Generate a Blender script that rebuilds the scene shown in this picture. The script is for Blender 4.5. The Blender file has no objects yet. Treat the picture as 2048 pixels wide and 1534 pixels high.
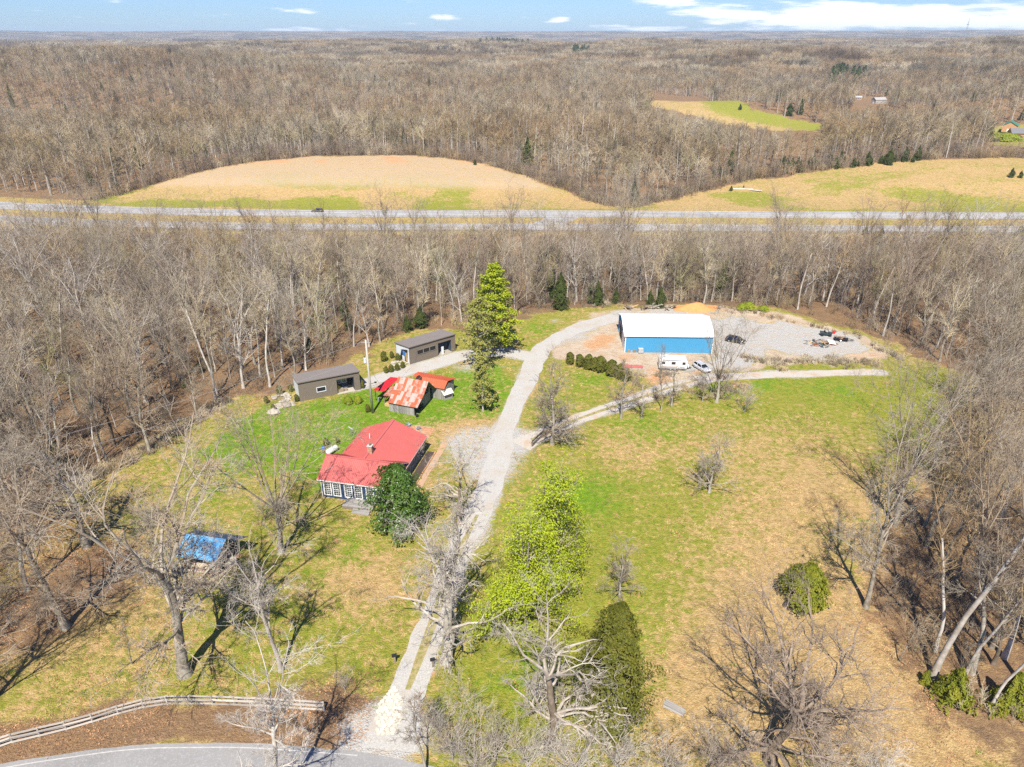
import bpy, math, random
import numpy as np
from mathutils import Vector, Matrix

C = bpy.context.scene
COL = C.collection
R = math.radians
rng = np.random.default_rng(7)
random.seed(7)

# ------------------------------------------------------------------ camera, sky, sun, exposure
F_PX, CAM_H, PITCH = 1420.0, 65.0, R(26.08)          # photograph is 2048 x 1534
cam_d = bpy.data.cameras.new('camera'); cam = bpy.data.objects.new('camera', cam_d); COL.objects.link(cam)
cam_d.sensor_width = 36; cam_d.lens = 36*F_PX/2048; cam_d.clip_start = 0.5; cam_d.clip_end = 40000
cam.location = (0, 0, CAM_H); cam.rotation_euler = (math.pi/2-PITCH, 0, 0); C.camera = cam

SUN_EL, SUN_AZ = R(52), R(187)                        # the sun stands high in the south, behind the camera
world = bpy.data.worlds.new('World'); C.world = world; world.use_nodes = True
sun_d = bpy.data.lights.new('sun', 'SUN'); sun = bpy.data.objects.new('sun', sun_d); COL.objects.link(sun)
sun_d.energy = 5.0; sun_d.angle = R(0.53); sun_d.color = (1.0, 0.94, 0.84)
sdir = Vector((math.sin(SUN_AZ)*math.cos(SUN_EL), math.cos(SUN_AZ)*math.cos(SUN_EL), math.sin(SUN_EL)))
sun.rotation_euler = (-sdir).to_track_quat('-Z', 'Y').to_euler(); sun.location = (0, -50, 200)
C.view_settings.view_transform = 'Standard'; C.view_settings.look = 'None'
C.view_settings.gamma = 1.0; C.view_settings.exposure = 0.8; C.view_settings.use_curve_mapping = False
C.render.engine = 'CYCLES'
cy = C.cycles
cy.max_bounces = 4; cy.diffuse_bounces = 2; cy.glossy_bounces = 2; cy.transmission_bounces = 2
cy.volume_bounces = 0; cy.transparent_max_bounces = 6; cy.use_denoising = False
cy.caustics_reflective = False; cy.caustics_refractive = False
C.render.film_transparent = False

# ------------------------------------------------------------------ node helper
class NT:
    def __init__(s, nt): s.nt = nt; s.n = nt.nodes; s.l = nt.links; s.n.clear()
    def new(s, t, **kw):
        n = s.n.new(t)
        for k, v in kw.items(): setattr(n, k, v)
        return n
    def put(s, sock, v):
        if isinstance(v, bpy.types.NodeSocket): s.l.new(v, sock)
        elif isinstance(v, (tuple, list)) and len(v) == 3 and sock.type == 'RGBA': sock.default_value = (*v, 1)
        else: sock.default_value = v
    def math(s, op, a, b=0.0, c=None, clamp=False):
        n = s.new('ShaderNodeMath', operation=op, use_clamp=clamp); s.put(n.inputs[0], a); s.put(n.inputs[1], b)
        if c is not None: s.put(n.inputs[2], c)
        return n.outputs[0]
    def vmath(s, op, a, b):
        n = s.new('ShaderNodeVectorMath', operation=op); s.put(n.inputs[0], a); s.put(n.inputs[1], b); return n.outputs[0]
    def mix(s, f, a, b, mode='MIX'):
        n = s.new('ShaderNodeMix', data_type='RGBA', blend_type=mode); n.clamp_factor = True
        s.put(n.inputs[0], f); s.put(n.inputs[6], a); s.put(n.inputs[7], b); return n.outputs[2]
    def noise(s, scale, detail=3.0, rough=0.55, vec=None, dist=0.0):
        n = s.new('ShaderNodeTexNoise'); n.inputs['Scale'].default_value = scale; n.inputs['Detail'].default_value = detail
        n.inputs['Roughness'].default_value = rough; n.inputs['Distortion'].default_value = dist
        if vec is not None: s.l.new(vec, n.inputs['Vector'])
        return n.outputs['Fac']
    def smooth(s, x, a, b):
        n = s.new('ShaderNodeMapRange', interpolation_type='SMOOTHSTEP'); s.put(n.inputs[0], x); s.put(n.inputs[1], a); s.put(n.inputs[2], b)
        return n.outputs[0]
    def pos(s): return s.new('ShaderNodeNewGeometry').outputs['Position']
    def obj(s): return s.new('ShaderNodeTexCoord').outputs['Object']
    def rnd(s): return s.new('ShaderNodeObjectInfo').outputs['Random']
    def attr(s, name):
        n = s.new('ShaderNodeAttribute'); n.attribute_name = name; return n.outputs['Color']
    def sep(s, c):
        n = s.new('ShaderNodeSeparateColor'); s.l.new(c, n.inputs[0]); return n.outputs
    def bsdf(s, col, rough=0.8, bump=None, bstr=0.3, bdist=0.05, metal=0.0, spec=0.3, extra=None):
        b = s.new('ShaderNodeBsdfPrincipled'); s.put(b.inputs['Base Color'], col); s.put(b.inputs['Roughness'], rough)
        s.put(b.inputs['Metallic'], metal); s.put(b.inputs['Specular IOR Level'], spec)
        for k, v in (extra or {}).items(): s.put(b.inputs[k], v)
        if bump is not None:
            bp = s.new('ShaderNodeBump'); bp.inputs['Strength'].default_value = bstr; bp.inputs['Distance'].default_value = bdist
            s.l.new(bump, bp.inputs['Height']); s.l.new(bp.outputs[0], b.inputs['Normal'])
        o = s.new('ShaderNodeOutputMaterial'); s.l.new(b.outputs[0], o.inputs['Surface']); return b

def mat(name):
    m = bpy.data.materials.new(name); m.use_nodes = True; return m, NT(m.node_tree)

def plain(name, col, rough=0.7, var=0.15, scale=1.5, metal=0.0, spec=0.3, bump=0.1, rndv=0.0):
    """a weathered single-colour material: two scales of noise on the colour, a little relief"""
    m, t = mat(name); p = t.obj()
    a = t.noise(scale, 4, 0.6, p); b = t.noise(scale*9, 2, 0.6, p)
    f = t.math('ADD', t.math('MULTIPLY', t.math('SUBTRACT', a, 0.5), var*2.4), t.math('MULTIPLY', t.math('SUBTRACT', b, 0.5), var*1.2))
    if rndv: f = t.math('ADD', f, t.math('MULTIPLY', t.math('SUBTRACT', t.rnd(), 0.5), rndv*2))
    k = t.math('ADD', f, 1.0)
    n = t.new('ShaderNodeVectorMath', operation='SCALE'); n.inputs[0].default_value = col; t.l.new(k, n.inputs['Scale'])
    t.bsdf(n.outputs[0], rough, b if bump else None, bump, 0.03, metal, spec)
    return m

# world: Nishita sky, with low fair-weather clouds
t = NT(world.node_tree)
sky = t.new('ShaderNodeTexSky', sky_type='NISHITA'); sky.sun_disc = False
sky.sun_elevation = SUN_EL; sky.sun_rotation = SUN_AZ; sky.altitude = 250; sky.air_density = 1.0; sky.dust_density = 0.35; sky.ozone_density = 3.0
dirn = t.new('ShaderNodeTexCoord').outputs['Generated']
sx = t.new('ShaderNodeSeparateXYZ'); t.l.new(dirn, sx.inputs[0])
az = t.math('ARCTAN2', sx.outputs[0], sx.outputs[1])               # 0 straight ahead, + to the right
el = t.math('ARCSINE', sx.outputs[2])
cv = t.new('ShaderNodeCombineXYZ'); t.l.new(t.math('MULTIPLY', az, 9.0), cv.inputs[0]); t.l.new(t.math('MULTIPLY', el, 62.0), cv.inputs[1])
n1 = t.noise(1.0, 6, 0.55, cv.outputs[0], 0.25); n2 = t.noise(3.7, 5, 0.6, cv.outputs[0])
cover = t.math('ADD', 0.47, t.math('MULTIPLY', t.smooth(az, 0.75, 0.0), 0.085))
nn = t.math('ADD', t.math('MULTIPLY', n1, 0.8), t.math('MULTIPLY', n2, 0.2))
blob = 0.0
for (ba, be, ra, re, st) in ((0.205, 0.040, 0.036, 0.0075, 0.30), (0.345, 0.022, 0.13, 0.012, 0.26), (0.54, 0.018, 0.16, 0.013, 0.26), (0.62, 0.04, 0.06, 0.012, 0.2),
                             (-0.09, 0.022, 0.03, 0.0055, 0.22), (0.06, 0.019, 0.02, 0.005, 0.2), (0.19, 0.008, 0.12, 0.0045, 0.16), (-0.28, 0.008, 0.08, 0.004, 0.1), (0.075, 0.042, 0.02, 0.005, 0.15)):
    q = t.math('ADD', t.math('POWER', t.math('DIVIDE', t.math('SUBTRACT', az, ba), ra), 2.0), t.math('POWER', t.math('DIVIDE', t.math('SUBTRACT', el, be), re), 2.0))
    g = t.math('MULTIPLY', t.math('EXPONENT', t.math('MULTIPLY', q, -1.0)), st)
    blob = t.math('ADD', blob, g)
cm = t.smooth(t.math('ADD', nn, blob), 0.58, 0.72)
cm = t.math('MULTIPLY', cm, t.smooth(el, -0.01, 0.004))
tint = t.mix(1.0, sky.outputs[0], (0.62, 0.84, 1.28), 'MULTIPLY')
skc = t.mix(t.math('MULTIPLY', cm, 0.88), tint, (11.5, 11.7, 12.2))
bg = t.new('ShaderNodeBackground'); t.l.new(skc, bg.inputs[0]); bg.inputs[1].default_value = 0.066
o = t.new('ShaderNodeOutputWorld'); t.l.new(bg.outputs[0], o.inputs[0])

# ------------------------------------------------------------------ projection helpers (layout is measured on the ground plane)
cp, sp = math.cos(PITCH), math.sin(PITCH)
def G(u, v, z=0.0):
    a = (u-1024)/F_PX; b = (v-767)/F_PX
    d = (a, cp-b*sp, -sp-b*cp); k = (z-CAM_H)/d[2]
    return (d[0]*k, d[1]*k)
def PX(x, y, z):
    d = y*cp-(z-CAM_H)*sp; up = y*sp+(z-CAM_H)*cp
    return 1024+F_PX*x/d, 767-F_PX*up/d
def height_for(x, y, v):
    b = -(v-767)/F_PX
    return CAM_H+(b*y*cp-y*sp)/(cp+b*sp)

# ------------------------------------------------------------------ numeric noise
def _h(ix, iy, seed):
    n = (ix.astype(np.int64)*374761393 + iy.astype(np.int64)*668265263 + seed*1274126177) & 0xffffffff
    n = ((n ^ (n >> 13))*1274126177) & 0xffffffff
    return ((n ^ (n >> 16)) & 0xffff)/65535.0
def vn(x, y, seed=0):
    x = np.asarray(x, float); y = np.asarray(y, float)
    ix = np.floor(x); iy = np.floor(y); fx = x-ix; fy = y-iy
    fx = fx*fx*(3-2*fx); fy = fy*fy*(3-2*fy)
    a = _h(ix, iy, seed); b = _h(ix+1, iy, seed); c = _h(ix, iy+1, seed); d = _h(ix+1, iy+1, seed)
    return (a*(1-fx)+b*fx)*(1-fy)+(c*(1-fx)+d*fx)*fy
def fbm(x, y, seed=0, oct=4):
    s = 0; a = 0.5; n = 0
    for i in range(oct):
        s = s+a*vn(x*2**i, y*2**i, seed+i*17); n += a; a *= 0.5
    return s/n
def sstep(a, b, x): t_ = np.clip((x-a)/(b-a), 0, 1); return t_*t_*(3-2*t_)

# ------------------------------------------------------------------ terrain
def hw_off(x):
    x = np.asarray(x, float)
    return -0.02*np.maximum(x, 0)+6.3e-4*np.maximum(-60-x, 0)**2
def field1_top(x): return 300+hw_off(x)+np.maximum(0, 98*(1-((x+72)/116)**2)+9*(2*fbm(np.asarray(x, float)/34, np.asarray(x, float)*0, 61, 3)-1)*(1+(np.asarray(x)+78)/200))
def field2_top(x): return 300+7*(2*fbm(np.asarray(x, float)/30, np.asarray(x, float)*0+4, 62, 3)-1)+np.interp(x, [52, 100, 180, 255, 330, 420, 520], [0, 40, 66, 84, 78, 52, 0])
def terrain(x, y):
    x = np.asarray(x, float); y = np.asarray(y, float)
    r = np.hypot(x, y)
    base = np.interp(r, [0, 450, 900, 1500, 2400, 3200, 5000, 7000, 9300, 11000, 14000], [0, 0, 2, 8, 28, 22, 8, 20, 92, 96, 60])
    amp = np.interp(r, [0, 430, 900, 2000, 5000, 9000], [0, 0, 40, 44, 40, 14])
    h = base+amp*(fbm(x/620+9.3, y/620+2.1, 5, 3)-0.5)*1.5+np.interp(r, [430, 700, 2500, 3500], [0, 26, 26, 0])*(fbm(x/210+3.3, y/210+7.7, 15, 2)-0.5)
    gate = sstep(300, 342, y-hw_off(x))
    q1 = ((x+74)/135)**2+((y-388)/78)**2
    q2 = ((x-258)/165)**2+((y-398)/80)**2
    h = h+gate*(7.8*np.exp(-q1**1.3)+9.0*np.exp(-q2**1.3))
    q3 = ((x-250)/190)**2+((y-720)/75)**2
    h = h+14*np.exp(-q3)
    h = h-8*np.exp(-(((x-330)/160)**2+((y-600)/70)**2))
    h = h+30*np.exp(-(((x-900)/420)**2+((y-1450)/330)**2))+16*np.exp(-(((x+500)/380)**2+((y-1050)/200)**2))
    h = h-7.5*sstep(176, 214, y)*(1-sstep(247, 260, y-hw_off(x)))
    h = h+0.5*(fbm(x/30, y/30, 8, 2)-0.5)*sstep(150, 185, y)*(1-sstep(240, 256, y))
    return h
def axis(lo0, lo1, st, hi, grow, cap):
    a = list(np.arange(lo0, lo1+1e-6, st)); s_ = st
    while a[-1] < hi: s_ = min(s_*grow, cap); a.append(a[-1]+s_)
    return a
xr = axis(-170, 210, 1.0, 11500, 1.06, 160)
xl = []; s_ = 1.0; x_ = -170.0
while x_ > -11500: s_ = min(s_*1.06, 160); x_ -= s_; xl.append(x_)
XS = np.array(xl[::-1]+xr)
ya = list(np.arange(12, 264, 1.0))+list(np.arange(264, 520, 2.0))
s_ = 2.0
while ya[-1] < 13600: s_ = min(s_*1.05, 130); ya.append(ya[-1]+s_)
yb = []; y_ = 12.0; s_ = 1.5
while y_ > -420: s_ *= 1.25; y_ -= s_; yb.append(y_)
YS = np.array(yb[::-1]+ya)
GX, GY = np.meshgrid(XS, YS)
GZ = terrain(GX, GY)
def zg(x, y):
    x = np.asarray(x, float); y = np.asarray(y, float)
    i = np.clip(np.searchsorted(XS, x)-1, 0, len(XS)-2); j = np.clip(np.searchsorted(YS, y)-1, 0, len(YS)-2)
    fx = (x-XS[i])/(XS[i+1]-XS[i]); fy = (y-YS[j])/(YS[j+1]-YS[j])
    return (GZ[j, i]*(1-fx)+GZ[j, i+1]*fx)*(1-fy)+(GZ[j+1, i]*(1-fx)+GZ[j+1, i+1]*fx)*fy
def GT(u, v):
    """where the sight line through a photo point meets the terrain"""
    a = (u-1024)/F_PX; b = (v-767)/F_PX
    d = np.array([a, cp-b*sp, -sp-b*cp]); d = d/np.linalg.norm(d)
    s = np.geomspace(30, 12000, 4000); P_ = np.array([0, 0, CAM_H])+s[:, None]*d
    below = np.nonzero(P_[:, 2] < zg(P_[:, 0], P_[:, 1]))[0]
    k = below[0] if len(below) else len(s)-1
    return (P_[k, 0], P_[k, 1])

def inside(poly, x, y):
    x = np.asarray(x, float); y = np.asarray(y, float); c_ = np.zeros(x.shape, bool); n = len(poly)
    for i in range(n):
        x1, y1 = poly[i]; x2, y2 = poly[(i+1) % n]
        if y1 == y2: continue
        k = ((y1 > y) != (y2 > y)) & (x < (x2-x1)*(y-y1)/(y2-y1)+x1)
        c_ ^= k
    return c_
def sdist(poly, x, y):
    """signed distance, + inside"""
    d = np.full(x.shape, 1e9); n = len(poly)
    for i in range(n):
        x1, y1 = poly[i]; x2, y2 = poly[(i+1) % n]; ex, ey = x2-x1, y2-y1; L = ex*ex+ey*ey+1e-9
        k = np.clip(((x-x1)*ex+(y-y1)*ey)/L, 0, 1); d = np.minimum(d, np.hypot(x-x1-k*ex, y-y1-k*ey))
    return np.where(inside(poly, x, y), d, -d)
def ldist(line, x, y):
    d = np.full(np.shape(x), 1e9)
    for (x1, y1), (x2, y2) in zip(line, line[1:]):
        ex, ey = x2-x1, y2-y1; L = ex*ex+ey*ey+1e-9
        k = np.clip(((x-x1)*ex+(y-y1)*ey)/L, 0, 1); d = np.minimum(d, np.hypot(x-x1-k*ex, y-y1-k*ey))
    return d
def pxpoly(pts): return [G(u, v) for u, v in pts]

# open ground (no woods): measured on the ground plane
OPEN = pxpoly([(-60, 1085), (60, 1025), (130, 985), (230, 925), (300, 880), (380, 832), (470, 800), (560, 776), (640, 745), (710, 714), (765, 694), (795, 668), (915, 657), (950, 660), (1040, 636),
               (1120, 612), (1240, 603), (1420, 604), (1530, 616), (1650, 638), (1750, 678), (1830, 716), (1960, 745), (1940, 800), (1905, 880), (1855, 960), (1800, 1040),
               (1750, 1110), (1755, 1230), (1810, 1320), (1860, 1385), (1940, 1470), (2090, 1570), (2090, 1900), (-80, 1900)])
# ------------------------------------------------------------------ object helpers
def link(o, parent=None):
    COL.objects.link(o)
    if parent is not None: o.parent = parent
    return o
def tag(o, label=None, cat=None, group=None, kind=None):
    if label: o['label'] = label
    if cat: o['category'] = cat
    if group: o['group'] = group
    if kind: o['kind'] = kind
    return o
def empty(name, loc, rz=0.0, label=None, cat=None, group=None):
    o = bpy.data.objects.new(name, None); o.empty_display_size = 0.3; link(o)
    o.location = loc; o.rotation_euler = (0, 0, rz); return tag(o, label, cat, group)
def mesh_np(name, V, quads=None, tris=None, mats=(), mi=None, smooth=False):
    me = bpy.data.meshes.new(name); V = np.asarray(V, np.float32)
    nq = 0 if quads is None else len(quads); nt_ = 0 if tris is None else len(tris)
    idx = []; tot = []
    if nq: idx.append(np.asarray(quads, np.int32).ravel()); tot.append(np.full(nq, 4, np.int32))
    if nt_: idx.append(np.asarray(tris, np.int32).ravel()); tot.append(np.full(nt_, 3, np.int32))
    idx = np.concatenate(idx); tot = np.concatenate(tot)
    me.vertices.add(len(V)); me.vertices.foreach_set('co', V.ravel())
    me.loops.add(len(idx)); me.loops.foreach_set('vertex_index', idx)
    me.polygons.add(len(tot)); st = np.zeros(len(tot), np.int32); st[1:] = np.cumsum(tot)[:-1]
    me.polygons.foreach_set('loop_start', st)
    try: me.polygons.foreach_set('loop_total', tot)
    except Exception: pass
    if mi is not None: me.polygons.foreach_set('material_index', np.asarray(mi, np.int32))
    me.polygons.foreach_set('use_smooth', np.full(len(tot), bool(smooth)))
    for m in mats: me.materials.append(m)
    me.update(calc_edges=True); me.validate()
    return me
class MB:
    """collects simple solids, links them as ONE mesh object"""
    def __init__(s): s.v = []; s.f = []
    def poly(s, pts):
        b = len(s.v); s.v += [tuple(p) for p in pts]; s.f.append(tuple(range(b, b+len(pts)))); return s
    def hexa(s, p):
        b = len(s.v); s.v += [tuple(q) for q in p]
        s.f += [tuple(b+i for i in f) for f in ((3, 2, 1, 0), (4, 5, 6, 7), (0, 1, 5, 4), (1, 2, 6, 5), (2, 3, 7, 6), (3, 0, 4, 7))]; return s
    def box(s, x0, x1, y0, y1, z0, z1):
        return s.hexa([(x0, y0, z0), (x1, y0, z0), (x1, y1, z0), (x0, y1, z0), (x0, y0, z1), (x1, y0, z1), (x1, y1, z1), (x0, y1, z1)])
    def bar(s, p, q, w, h=None):
        p = Vector(p); q = Vector(q); d = (q-p).normalized(); h = w if h is None else h
        u = d.cross(Vector((0, 0, 1)));
        if u.length < 1e-3: u = Vector((1, 0, 0))
        u.normalize(); n = u.cross(d); a = u*w/2; b = n*h/2
        return s.hexa([p-a-b, p+a-b, p+a+b, p-a+b, q-a-b, q+a-b, q+a+b, q-a+b])
    def slab(s, pts, th):
        """a flat polygon given a thickness downwards along its normal"""
        P_ = [Vector(p) for p in pts]; n = (P_[1]-P_[0]).cross(P_[2]-P_[0]).normalized()
        if n.z < 0: P_ = P_[::-1]; n = -n
        b = len(s.v); k = len(P_); s.v += [tuple(p) for p in P_]+[tuple(p-n*th) for p in P_]
        s.f.append(tuple(range(b, b+k))); s.f.append(tuple(range(b+2*k-1, b+k-1, -1)))
        for i in range(k): j = (i+1) % k; s.f.append((b+i, b+k+i, b+k+j, b+j))
        return s
    def prism(s, prof, x0, x1, ax='x'):
        """a polygon (a,b) in the plane across the axis, extruded"""
        mk = (lambda a, b, c: (c, a, b)) if ax == 'x' else (lambda a, b, c: (a, c, b)) if ax == 'y' else (lambda a, b, c: (a, b, c))
        b0 = len(s.v); k = len(prof); s.v += [mk(a, b, x0) for a, b in prof]+[mk(a, b, x1) for a, b in prof]
        s.f.append(tuple(range(b0+k-1, b0-1, -1))); s.f.append(tuple(range(b0+k, b0+2*k)))
        for i in range(k): j = (i+1) % k; s.f.append((b0+i, b0+j, b0+k+j, b0+k+i))
        return s
    def cyl(s, p, q, r0, r1=None, n=8):
        r1 = r0 if r1 is None else r1; p = Vector(p); q = Vector(q); d = (q-p).normalized()
        u = d.cross(Vector((0, 0, 1)));
        if u.length < 1e-3: u = Vector((1, 0, 0))
        u.normalize(); w = d.cross(u); b = len(s.v)
        for c_, r_ in ((p, r0), (q, r1)):
            for i in range(n): a = 2*math.pi*i/n; s.v.append(tuple(c_+(u*math.cos(a)+w*math.sin(a))*r_))
        s.f.append(tuple(range(b+n-1, b-1, -1))); s.f.append(tuple(range(b+n, b+2*n)))
        for i in range(n): j = (i+1) % n; s.f.append((b+i, b+j, b+n+j, b+n+i))
        return s
    def lathe(s, prof, n=16, o=(0, 0, 0)):
        b = len(s.v)
        for r_, z_ in prof:
            for i in range(n): a = 2*math.pi*i/n; s.v.append((o[0]+r_*math.cos(a), o[1]+r_*math.sin(a), o[2]+z_))
        for k in range(len(prof)-1):
            for i in range(n): j = (i+1) % n; s.f.append((b+k*n+i, b+k*n+j, b+(k+1)*n+j, b+(k+1)*n+i))
        s.f.append(tuple(range(b+(len(prof)-1)*n, b+len(prof)*n))); s.f.append(tuple(range(b+n-1, b-1, -1)))
        return s
    def mesh(s, name, m):
        me = bpy.data.meshes.new(name); me.from_pydata(s.v, [], s.f)
        if m: me.materials.append(m)
        me.update(); return me
    def obj(s, name, m, parent=None, loc=None, rz=None, bevel=0.0, smooth=False):
        me = s.mesh(name, m); o = bpy.data.objects.new(name, me); link(o, parent)
        if loc is not None: o.location = loc
        if rz is not None: o.rotation_euler = (0, 0, rz)
        if smooth: me.polygons.foreach_set('use_smooth', np.ones(len(me.polygons), bool))
        if bevel:
            b = o.modifiers.new('bevel', 'BEVEL'); b.width = bevel; b.segments = 2; b.limit_method = 'ANGLE'
        return o
def part(name, me, parent, loc=(0, 0, 0), rot=(0, 0, 0), scale=None):
    o = bpy.data.objects.new(name, me); link(o, parent); o.location = loc; o.rotation_euler = rot
    if scale is not None: o.scale = (scale,)*3 if isinstance(scale, (int, float)) else scale
    return o

# ------------------------------------------------------------------ ground cover masks (what grows or lies where), stored per vertex
def path_px(pts): return [G(u, v) for u, v in pts]
DRIVE = path_px([(778, 1500), (795, 1440), (815, 1380), (838, 1320), (862, 1255), (884, 1190), (905, 1130), (930, 1080), (955, 1030), (975, 985), (990, 940), (1000, 895), (1010, 855), (1025, 820),
                 (1042, 785), (1058, 752), (1070, 722), (1082, 700), (1105, 682), (1140, 664), (1180, 648), (1235, 634)])
DRIVE_W = [5.2, 4.6, 3.5, 3.3, 3.1, 3.0, 3.0, 3.1, 3.4, 3.7, 3.8, 4.2, 3.4, 3.4, 3.6, 4.1, 4.6, 4.2, 3.8, 4.4, 5.0, 5.6]
BRANCH_SHED = path_px([(1068, 716), (1040, 708), (1000, 704), (955, 706), (915, 714), (875, 726), (835, 737), (790, 749), (748, 762), (712, 774)])
BRANCH_SHED_W = [4.4, 4.2, 4.2, 4.4, 4.6, 4.4, 4.0, 3.6, 3.2, 2.6]
BRANCH_FIELD = path_px([(1040, 892), (1062, 879), (1100, 860), (1145, 842), (1200, 822), (1270, 800), (1340, 775), (1400, 759), (1450, 753), (1520, 750), (1600, 748), (1680, 746), (1760, 744)])
BRANCH_FIELD_W = [4.0, 3.6, 2.8, 2.7, 2.9, 3.0, 3.2, 3.4, 3.2, 2.8, 2.8, 2.6, 2.0]
gx = GX.ravel(); gy = GY.ravel(); gz = GZ.ravel(); NV = len(gx)
near = (np.abs(gx) < 560) & (gy > 15) & (gy < 900)
nx, ny = gx[near], gy[near]
wob = (fbm(nx/7, ny/7, 31, 3)-0.5); wob2 = (fbm(nx/2.2, ny/2.2, 33, 2)-0.5)
def reg(poly, soft=3.0, amp=7.0): return sstep(-soft, soft, sdist(poly, nx, ny)+wob*amp+wob2*soft)
def blobs(lst):
    s_ = np.zeros(len(nx))
    for u, v, r_, k_ in lst:
        bx, by = G(u, v); s_ += k_*np.exp(-(((nx-bx)**2+(ny-by)**2)/r_**2))
    return s_
op = reg(OPEN, 3.0, 8.0)
off = hw_off(nx)
verge = sstep(256, 260, ny-off)*sstep(-2, 3, 306+off-ny)
f1 = sstep(-3, 3, field1_top(nx)-ny+wob*10)*sstep(296, 300, ny-off)
f2 = sstep(-3, 3, field2_top(nx)-ny+wob*10)*sstep(296, 300, ny-off)*(nx > 40)
F3 = [GT(u, v) for u, v in ((1290, 188), (1400, 195), (1500, 218), (1655, 252), (1660, 262), (1560, 262), (1430, 246), (1300, 214))]
f3 = reg(F3, 6, 10)
HOUSE_CLEARING = [GT(u, v) for u, v in ((1955, 268), (1990, 252), (2090, 248), (2090, 300), (1990, 290))]
f4 = reg(HOUSE_CLEARING, 4, 8)
grass = np.clip(op+verge+f1+f2+f3+f4, 0, 1)
litter = 1-grass
# leaf litter lying on the open ground
litter = np.clip(litter+0.75*reg(pxpoly([(-60, 1440), (120, 1430), (330, 1398), (650, 1400), (760, 1410), (760, 1500), (300, 1500), (-60, 1560)]), 1.6, 3)
                 + blobs([(120, 1180, 9, .55), (60, 1060, 9, .6), (30, 1270, 8, .5), (230, 1120, 7, .45), (330, 1200, 7, .3), (470, 1130, 6, .25), (250, 1000, 6, .3), (680, 1420, 4, .6), (640, 1380, 4, .35), (520, 1380, 5, .25), (200, 1380, 7, .3)])
                 + blobs([(1500, 1450, 7, .2), (1700, 1470, 7, .2), (1330, 1490, 5, .45), (1900, 1530, 7, .3), (1720, 1240, 5, .35)])
                 + 0.5*blobs([(440, 830, 4, .9), (330, 888, 4, .9), (520, 798, 3, .9), (200, 945, 4, .8)]), 0, 1)
lush = reg(pxpoly([(395, 905), (450, 855), (540, 812), (640, 803), (735, 782), (800, 770), (905, 742), (1000, 720), (1025, 760), (985, 830), (930, 830), (860, 845), (830, 870), (700, 900), (660, 1000), (560, 960), (470, 950)]), 3, 8)
lush = np.clip(lush*0.9+blobs([(960, 780, 6, .5), (1110, 1010, 8, .45), (1190, 985, 7, .45), (1060, 1330, 6, .3), (1020, 1380, 5, .2), (1180, 760, 6, .5), (1075, 655, 6, .5), (1060, 700, 5, .3), (1230, 730, 4, .3), (1100, 820, 7, .35), (1530, 768, 5, .5), (1430, 775, 6, .45),
                              (1640, 770, 7, .35), (1260, 860, 7, .35), (1330, 850, 6, .3), (1860, 790, 9, .2), (640, 1240, 6, .15), (700, 1100, 6, .3), (560, 1180, 5, .2), (420, 990, 7, .3), (1700, 790, 7, .25)]), 0, 1)
green = 0.66+0.28*lush+blobs([(300, 1020, 14, -.04), (200, 1200, 14, -.12), (420, 1180, 9, -.05), (520, 1250, 9, .03), (330, 1360, 9, -.02), (90, 1330, 9, -.08), (640, 1330, 7, .1), (1150, 1250, 12, .3), (1250, 1150, 14, .26), (1280, 1000, 14, .24), (1420, 860, 12, .1), (1360, 1100, 9, .05), (1050, 1380, 7, .3), (980, 1350, 5, .3), (1330, 1250, 8, .1), (1550, 780, 14, .3), (1750, 790, 14, .3), (1900, 790, 12, .3), (1850, 860, 10, .2), (1680, 1080, 6, .1),
                              (1420, 900, 8, -.18), (1600, 900, 14, -.26), (1680, 1000, 12, -.34), (1560, 1180, 12, -.5), (1480, 1300, 10, -.5), (1650, 1350, 12, -.7), (1800, 1440, 9, -.6), (1530, 1040, 9, -.3), (1400, 1420, 8, -.4), (1260, 900, 6, -.4), (1290, 960, 5, -.2), (930, 855, 5, -.5), (880, 870, 4, -.3), (1380, 1090, 9, -.1), (1120, 680, 5, -.2),
                              (730, 1150, 5, -.35), (640, 1180, 4, -.25), (760, 1190, 4, -.25), (850, 960, 4, -.2), (600, 870, 3, -.1)])
green = np.where(verge > 0.5, 0.34, green)
fg = fbm(nx/26, ny/14, 57, 3)
green = np.where(f1 > 0.3, 0.12+0.75*sstep(0.44, 0.6, fg)*sstep(62, 10, ny-300-off)+0.16*sstep(26, 5, ny-300-off), green)
green = np.where(f2 > 0.3, 0.22+0.6*sstep(0.42, 0.62, fg)*sstep(80, 20, ny-300), green)
green = np.where(f3 > 0.3, 0.2+0.85*sstep(46, 26, ldist([GT(u, v) for u, v in ((1375, 197), (1500, 219), (1600, 240), (1655, 253))], nx, ny)+wob*10), green)
green = np.where(f4 > 0.3, 0.75, green)
CLEARING = pxpoly([(1085, 690), (1130, 655), (1190, 628), (1250, 612), (1330, 606), (1420, 606), (1520, 620), (1640, 642), (1735, 680), (1790, 712), (1730, 726), (1600, 724), (1520, 742), (1430, 752), (1330, 770), (1240, 740), (1180, 712), (1120, 715)])
clear = reg(CLEARING, 2.5, 6)
gravel = reg(pxpoly([(1410, 640), (1480, 635), (1560, 640), (1640, 655), (1700, 672), (1740, 700), (1700, 716), (1640, 718), (1600, 704), (1540, 700), (1520, 728), (1440, 742), (1380, 740), (1410, 715)]), 2.5, 7)
gravel = np.maximum(gravel, 0.75*reg(pxpoly([(1110, 690), (1160, 650), (1230, 618), (1400, 612), (1460, 628), (1240, 634), (1180, 672)]), 2.0, 4))
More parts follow.
